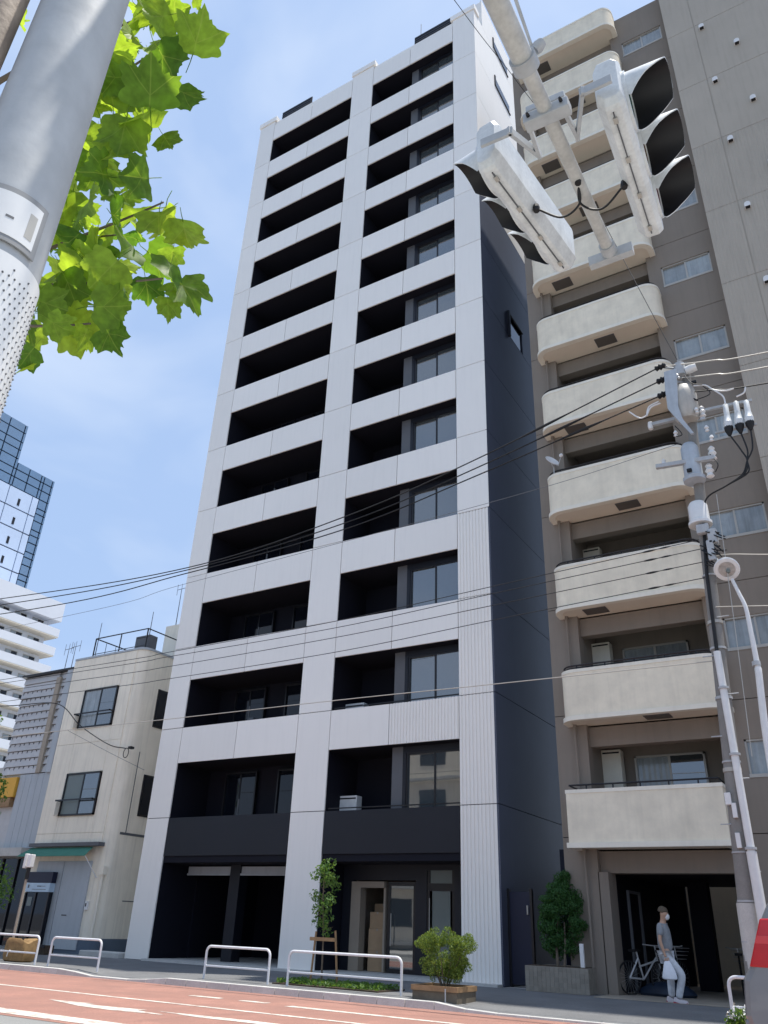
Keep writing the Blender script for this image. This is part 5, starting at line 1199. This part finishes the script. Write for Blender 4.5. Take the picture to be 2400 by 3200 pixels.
bicycle(-3.75, 2.4, .012, R(100), 'dark bicycle left of the row at the right of the garage', M_tyre)
bicycle(-3.35, 2.2, .012, R(95), 'dark bicycle in the middle of the row at the right of the garage', M_tarp)
bicycle(-3.05, 2.6, .012, R(85), 'dark bicycle right of the row at the right of the garage', M_tyre)
g = MB(); rr = random.Random(6); N = 18; prof = [(.62,0),(.68,.05),(.6,.13),(.45,.22),(.22,.27),(.02,.28)]
for (r_, h) in prof:
    for k in range(N): a = 2*math.pi*k/N; q = r_*(1+.1*math.sin(4*a+h*5)+rr.uniform(-.04,.04)); g.v.append((-5.1+math.cos(a)*q*.9, .85+math.sin(a)*q*.45, .014+h))
for i in range(len(prof)-1):
    for k in range(N): g.f.append((i*N+k, i*N+(k+1) % N, (i+1)*N+(k+1) % N, (i+1)*N+k))
g.f.append(tuple(range(N))[::-1])
thing('covered_scooter', g, M_tarp, 'low shape under a dark blue tarpaulin at the garage entrance', 'tarpaulin', (-5.1, .85, .012), smooth=True)
# ------------------------------------------------------------------ man with face mask and bag
def skin_obj(name, verts, edges, radii, m, parent, sub=2):
    me = bpy.data.meshes.new(name); P0 = wloc(parent); me.from_pydata([tuple(Vector(v)-P0) for v in verts], edges, []); me.materials.append(m)
    o = link(name, me, parent); sk_ = o.modifiers.new('skin', 'SKIN')
    for i, r_ in enumerate(radii):
        d_ = me.skin_vertices[0].data[i]; d_.radius = (r_, r_) if not isinstance(r_, tuple) else r_; d_.use_root = (i == 0)
    sk_.use_smooth_shade = True; s_ = o.modifiers.new('subdivision', 'SUBSURF'); s_.levels = sub; s_.render_levels = sub
    return o
mx_, my_, mz_ = -4.60, -.9, .012
man = root('person', 'man in grey t shirt, pale jeans and white face mask walking past the garage', 'person', (mx_, my_, mz_))
V = lambda x, y, z: (mx_+x, my_+y, mz_+z)
M_skin = mat('skin', (.52, .32, .22), .55, .05); M_hair = mat('greying_hair', (.10, .075, .05), .7, .3, 30); M_shirt = mat('grey_cotton', (.27, .285, .30), .9, .14, 20, bump=.2, bscale=30)
M_jean = mat('pale_denim', (.60, .62, .64), .9, .16, 14, bump=.3, bscale=25); M_shoe = mat('white_shoe', (.60, .55, .56), .6, .1); M_sole = mat('red_sole', (.35, .03, .06), .6, .1); M_bag = mat('white_plastic_bag', (.80, .82, .85), .4, .06, 9, bump=.5, bscale=14)
# one continuous body: pelvis root, legs, torso, neck, head core, arms with hands
bv = [V(0,0,.90), V(-.01,0,1.10), V(-.02,0,1.32), V(-.005,0,1.43), V(.015,0,1.49), V(.045,0,1.585), V(.045,0,1.665),
      V(-.03,-.17,1.37), V(-.055,-.22,1.10), V(.01,-.22,.86), V(.03,-.22,.80), V(-.03,.17,1.37), V(-.05,.22,1.10), V(.02,.22,.87), V(.04,.22,.80),
      V(.0,-.09,.84), V(.29,-.09,.50), V(.16,-.08,.10), V(-.02,.09,.84), V(0,.10,.47), V(-.02,.10,.10)]
be = [(0,1),(1,2),(2,3),(3,4),(4,5),(5,6),(2,7),(7,8),(8,9),(9,10),(2,11),(11,12),(12,13),(13,14),(0,15),(15,16),(16,17),(0,18),(18,19),(19,20)]
br = [(.09,.11),(.09,.11),(.10,.14),.06,.062,(.115,.09),(.105,.088),.05,.038,.026,.03,.05,.038,.026,.03,.08,.055,.04,.08,.055,.04]
body = skin_obj('body', bv, be, br, M_skin, man)
# face features
for yy in (-.03, .03): g = MB(); g.lathe([(.001,-.006),(.010,0),(.001,.006)], V(.128,yy,1.62), 10, (1,0,0)); part('eye', g, M_hair, body, smooth=True)
for yy in (-.072, .072): g = MB(); g.lathe([(.006,-.012),(.028,0),(.02,.012)], V(.04,yy,1.60), 12, (0,1,0)); part('ear', g, M_skin, body, smooth=True)
g = MB(); g.lathe([(.002,0),(.05,.008),(.082,.03),(.102,.065),(.106,.10),(.098,.128)], V(.052,0,1.742), 20, (-.38,0,-1)); part('hair', g, M_hair, man, smooth=True)
g = MB(); g.lathe([(.002,.075),(.035,.068),(.062,.045),(.068,.0)], V(.070,0,1.548), 16, (1,0,-.12)); part('face_mask', g, M_wht, man, smooth=True)
skin_obj('t_shirt', [V(-.005,0,.86), V(-.01,0,1.08), V(-.02,0,1.30), V(-.01,0,1.40), V(-.03,-.16,1.375), V(-.045,-.20,1.17), V(-.03,.16,1.375), V(-.045,.20,1.17)], [(0,1),(1,2),(2,3),(2,4),(4,5),(2,6),(6,7)], [(.145,.165),(.135,.16),(.135,.175),(.085,.10),.075,.068,.075,.068], M_shirt, man)
skin_obj('trousers', [V(0,0,.90), V(0,-.09,.82), V(.145,-.09,.66), V(.285,-.09,.49), V(.22,-.085,.28), V(.155,-.08,.07), V(-.02,.09,.82), V(0,.10,.47), V(-.02,.10,.07)], [(0,1),(1,2),(2,3),(3,4),(4,5),(0,6),(6,7),(7,8)], [(.145,.16),.11,.095,.085,.078,.072,.11,.083,.072], M_jean, man)
for (sx, sy, yw) in ((.15,-.09,-.1), (-.03,.10,0)):
    P = [(-.09,.045),(-.05,.055),(.06,.05),(.16,.045),(.19,.03)]; g = MB(); n = len(P)
    for (zz_, k_) in ((.0,1.0),(.03,1.05),(.07,.85)):
        lim = n if zz_ < .06 else n
        ring = [(a*(1 if zz_ < .06 else .8), b_*k_) for a, b_ in P]+[(a*(1 if zz_ < .06 else .8), -b_*k_) for a, b_ in reversed(P)]
        for a, b_ in ring: g.v.append(V(sx+a, sy+b_+yw*a, zz_+(0 if zz_ < .06 else .03*(1 if a < .03 else -.6))))
    m_ = 2*n
    for i in range(2):
        for k in range(m_): g.f.append((i*m_+k, i*m_+(k+1) % m_, (i+1)*m_+(k+1) % m_, (i+1)*m_+k))
    g.f.append(tuple(range(m_))[::-1]); g.f.append(tuple(2*m_+k for k in range(m_)))
    sh = part('shoe', g, M_shoe, man, smooth=True)
    g = MB(); g.prism([(mx_+sx-.095,my_+sy-.05),(mx_+sx+.18,my_+sy-.045+yw*.15),(mx_+sx+.18,my_+sy+.045+yw*.15),(mx_+sx-.095,my_+sy+.05)], 'z', mz_-.004, mz_+.022); part('sole', g, M_sole, sh)
# fingers of the near hand, closed on the bag handle
hx_, hy_, hz_ = .035, -.22, .765
for k, (dx, ln) in enumerate(((-.028,.070),(-.009,.078),(.010,.074),(.028,.062))):
    f = [V(hx_+dx,hy_-.025,hz_+.02), V(hx_+dx,hy_-.034,hz_-.02), V(hx_+dx,hy_-.012,hz_-ln*.65), V(hx_+dx,hy_+.016,hz_-ln*.5)]
    skin_obj('finger', f, [(0,1),(1,2),(2,3)], [.0095,.009,.0085,.008], M_skin, body, 1)
skin_obj('thumb', [V(hx_+.03,hy_+.01,hz_+.035), V(hx_+.05,hy_-.0,hz_-.0), V(hx_+.035,hy_-.02,hz_-.03)], [(0,1),(1,2)], [.012,.010,.009], M_skin, body, 1)
for k, (dx, ln) in enumerate(((-.028,.06),(-.009,.068),(.010,.065),(.028,.055))):
    f = [V(.04+dx,.22,.79), V(.045+dx,.222,.75), V(.05+dx,.212,.79-ln), V(.045+dx,.20,.775-ln)]
    skin_obj('finger', f, [(0,1),(1,2),(2,3)], [.0095,.009,.0085,.008], M_skin, body, 1)
bag = root('carrier_bag', 'white plastic carrier bag held by the man in the face mask', 'bag', (mx_+.06, my_-.24, mz_+.40))
g = MB(); N = 16; prof = [(.02,.345),(.05,.33),(.085,.26),(.125,.15),(.15,.06),(.145,.02),(.10,.0)]
for (r_, h) in prof:
    for k in range(N): a = 2*math.pi*k/N; q = r_*(1+.09*math.sin(3*a+9*h)); g.v.append(V(.05+math.cos(a)*q+.03*(.34-h), -.235+math.sin(a)*q*.45, .40+h))
for i in range(len(prof)-1):
    for k in range(N): g.f.append((i*N+k, i*N+(k+1) % N, (i+1)*N+(k+1) % N, (i+1)*N+k))
g.f.append(tuple((len(prof)-1)*N+k for k in range(N))); part('sheet', g, M_bag, bag, smooth=True)
g = MB(); g.tube([V(.03,-.235,.73), V(.033,-.238,.765), V(.04,-.235,.73)], .008, 6); part('handle', g, M_bag, bag)
# ------------------------------------------------------------------ building across the street, seen only as reflections
OBH = 13.5
ob = root('opposite_block', 'beige apartment block across the street mirrored in the lower tower windows', 'building', (-26, -30, 0))
g = MB(); g.box(-34, -17, -38, -27, 0, OBH); part('wall', g, M_beige, ob)
for k in range(4):
    for q in range(5):
        g = MB(); g.box(-33+q*3.3, -31+q*3.3, -27.02, -26.97, 1.2+3.2*k, 2.8+3.2*k); part('window', g, M_glassd, ob)
    g = MB(); g.box(-34, -17, -26.98, -26.4, .2+3.2*k, .35+3.2*k); part('ledge', g, M_concl, ob)
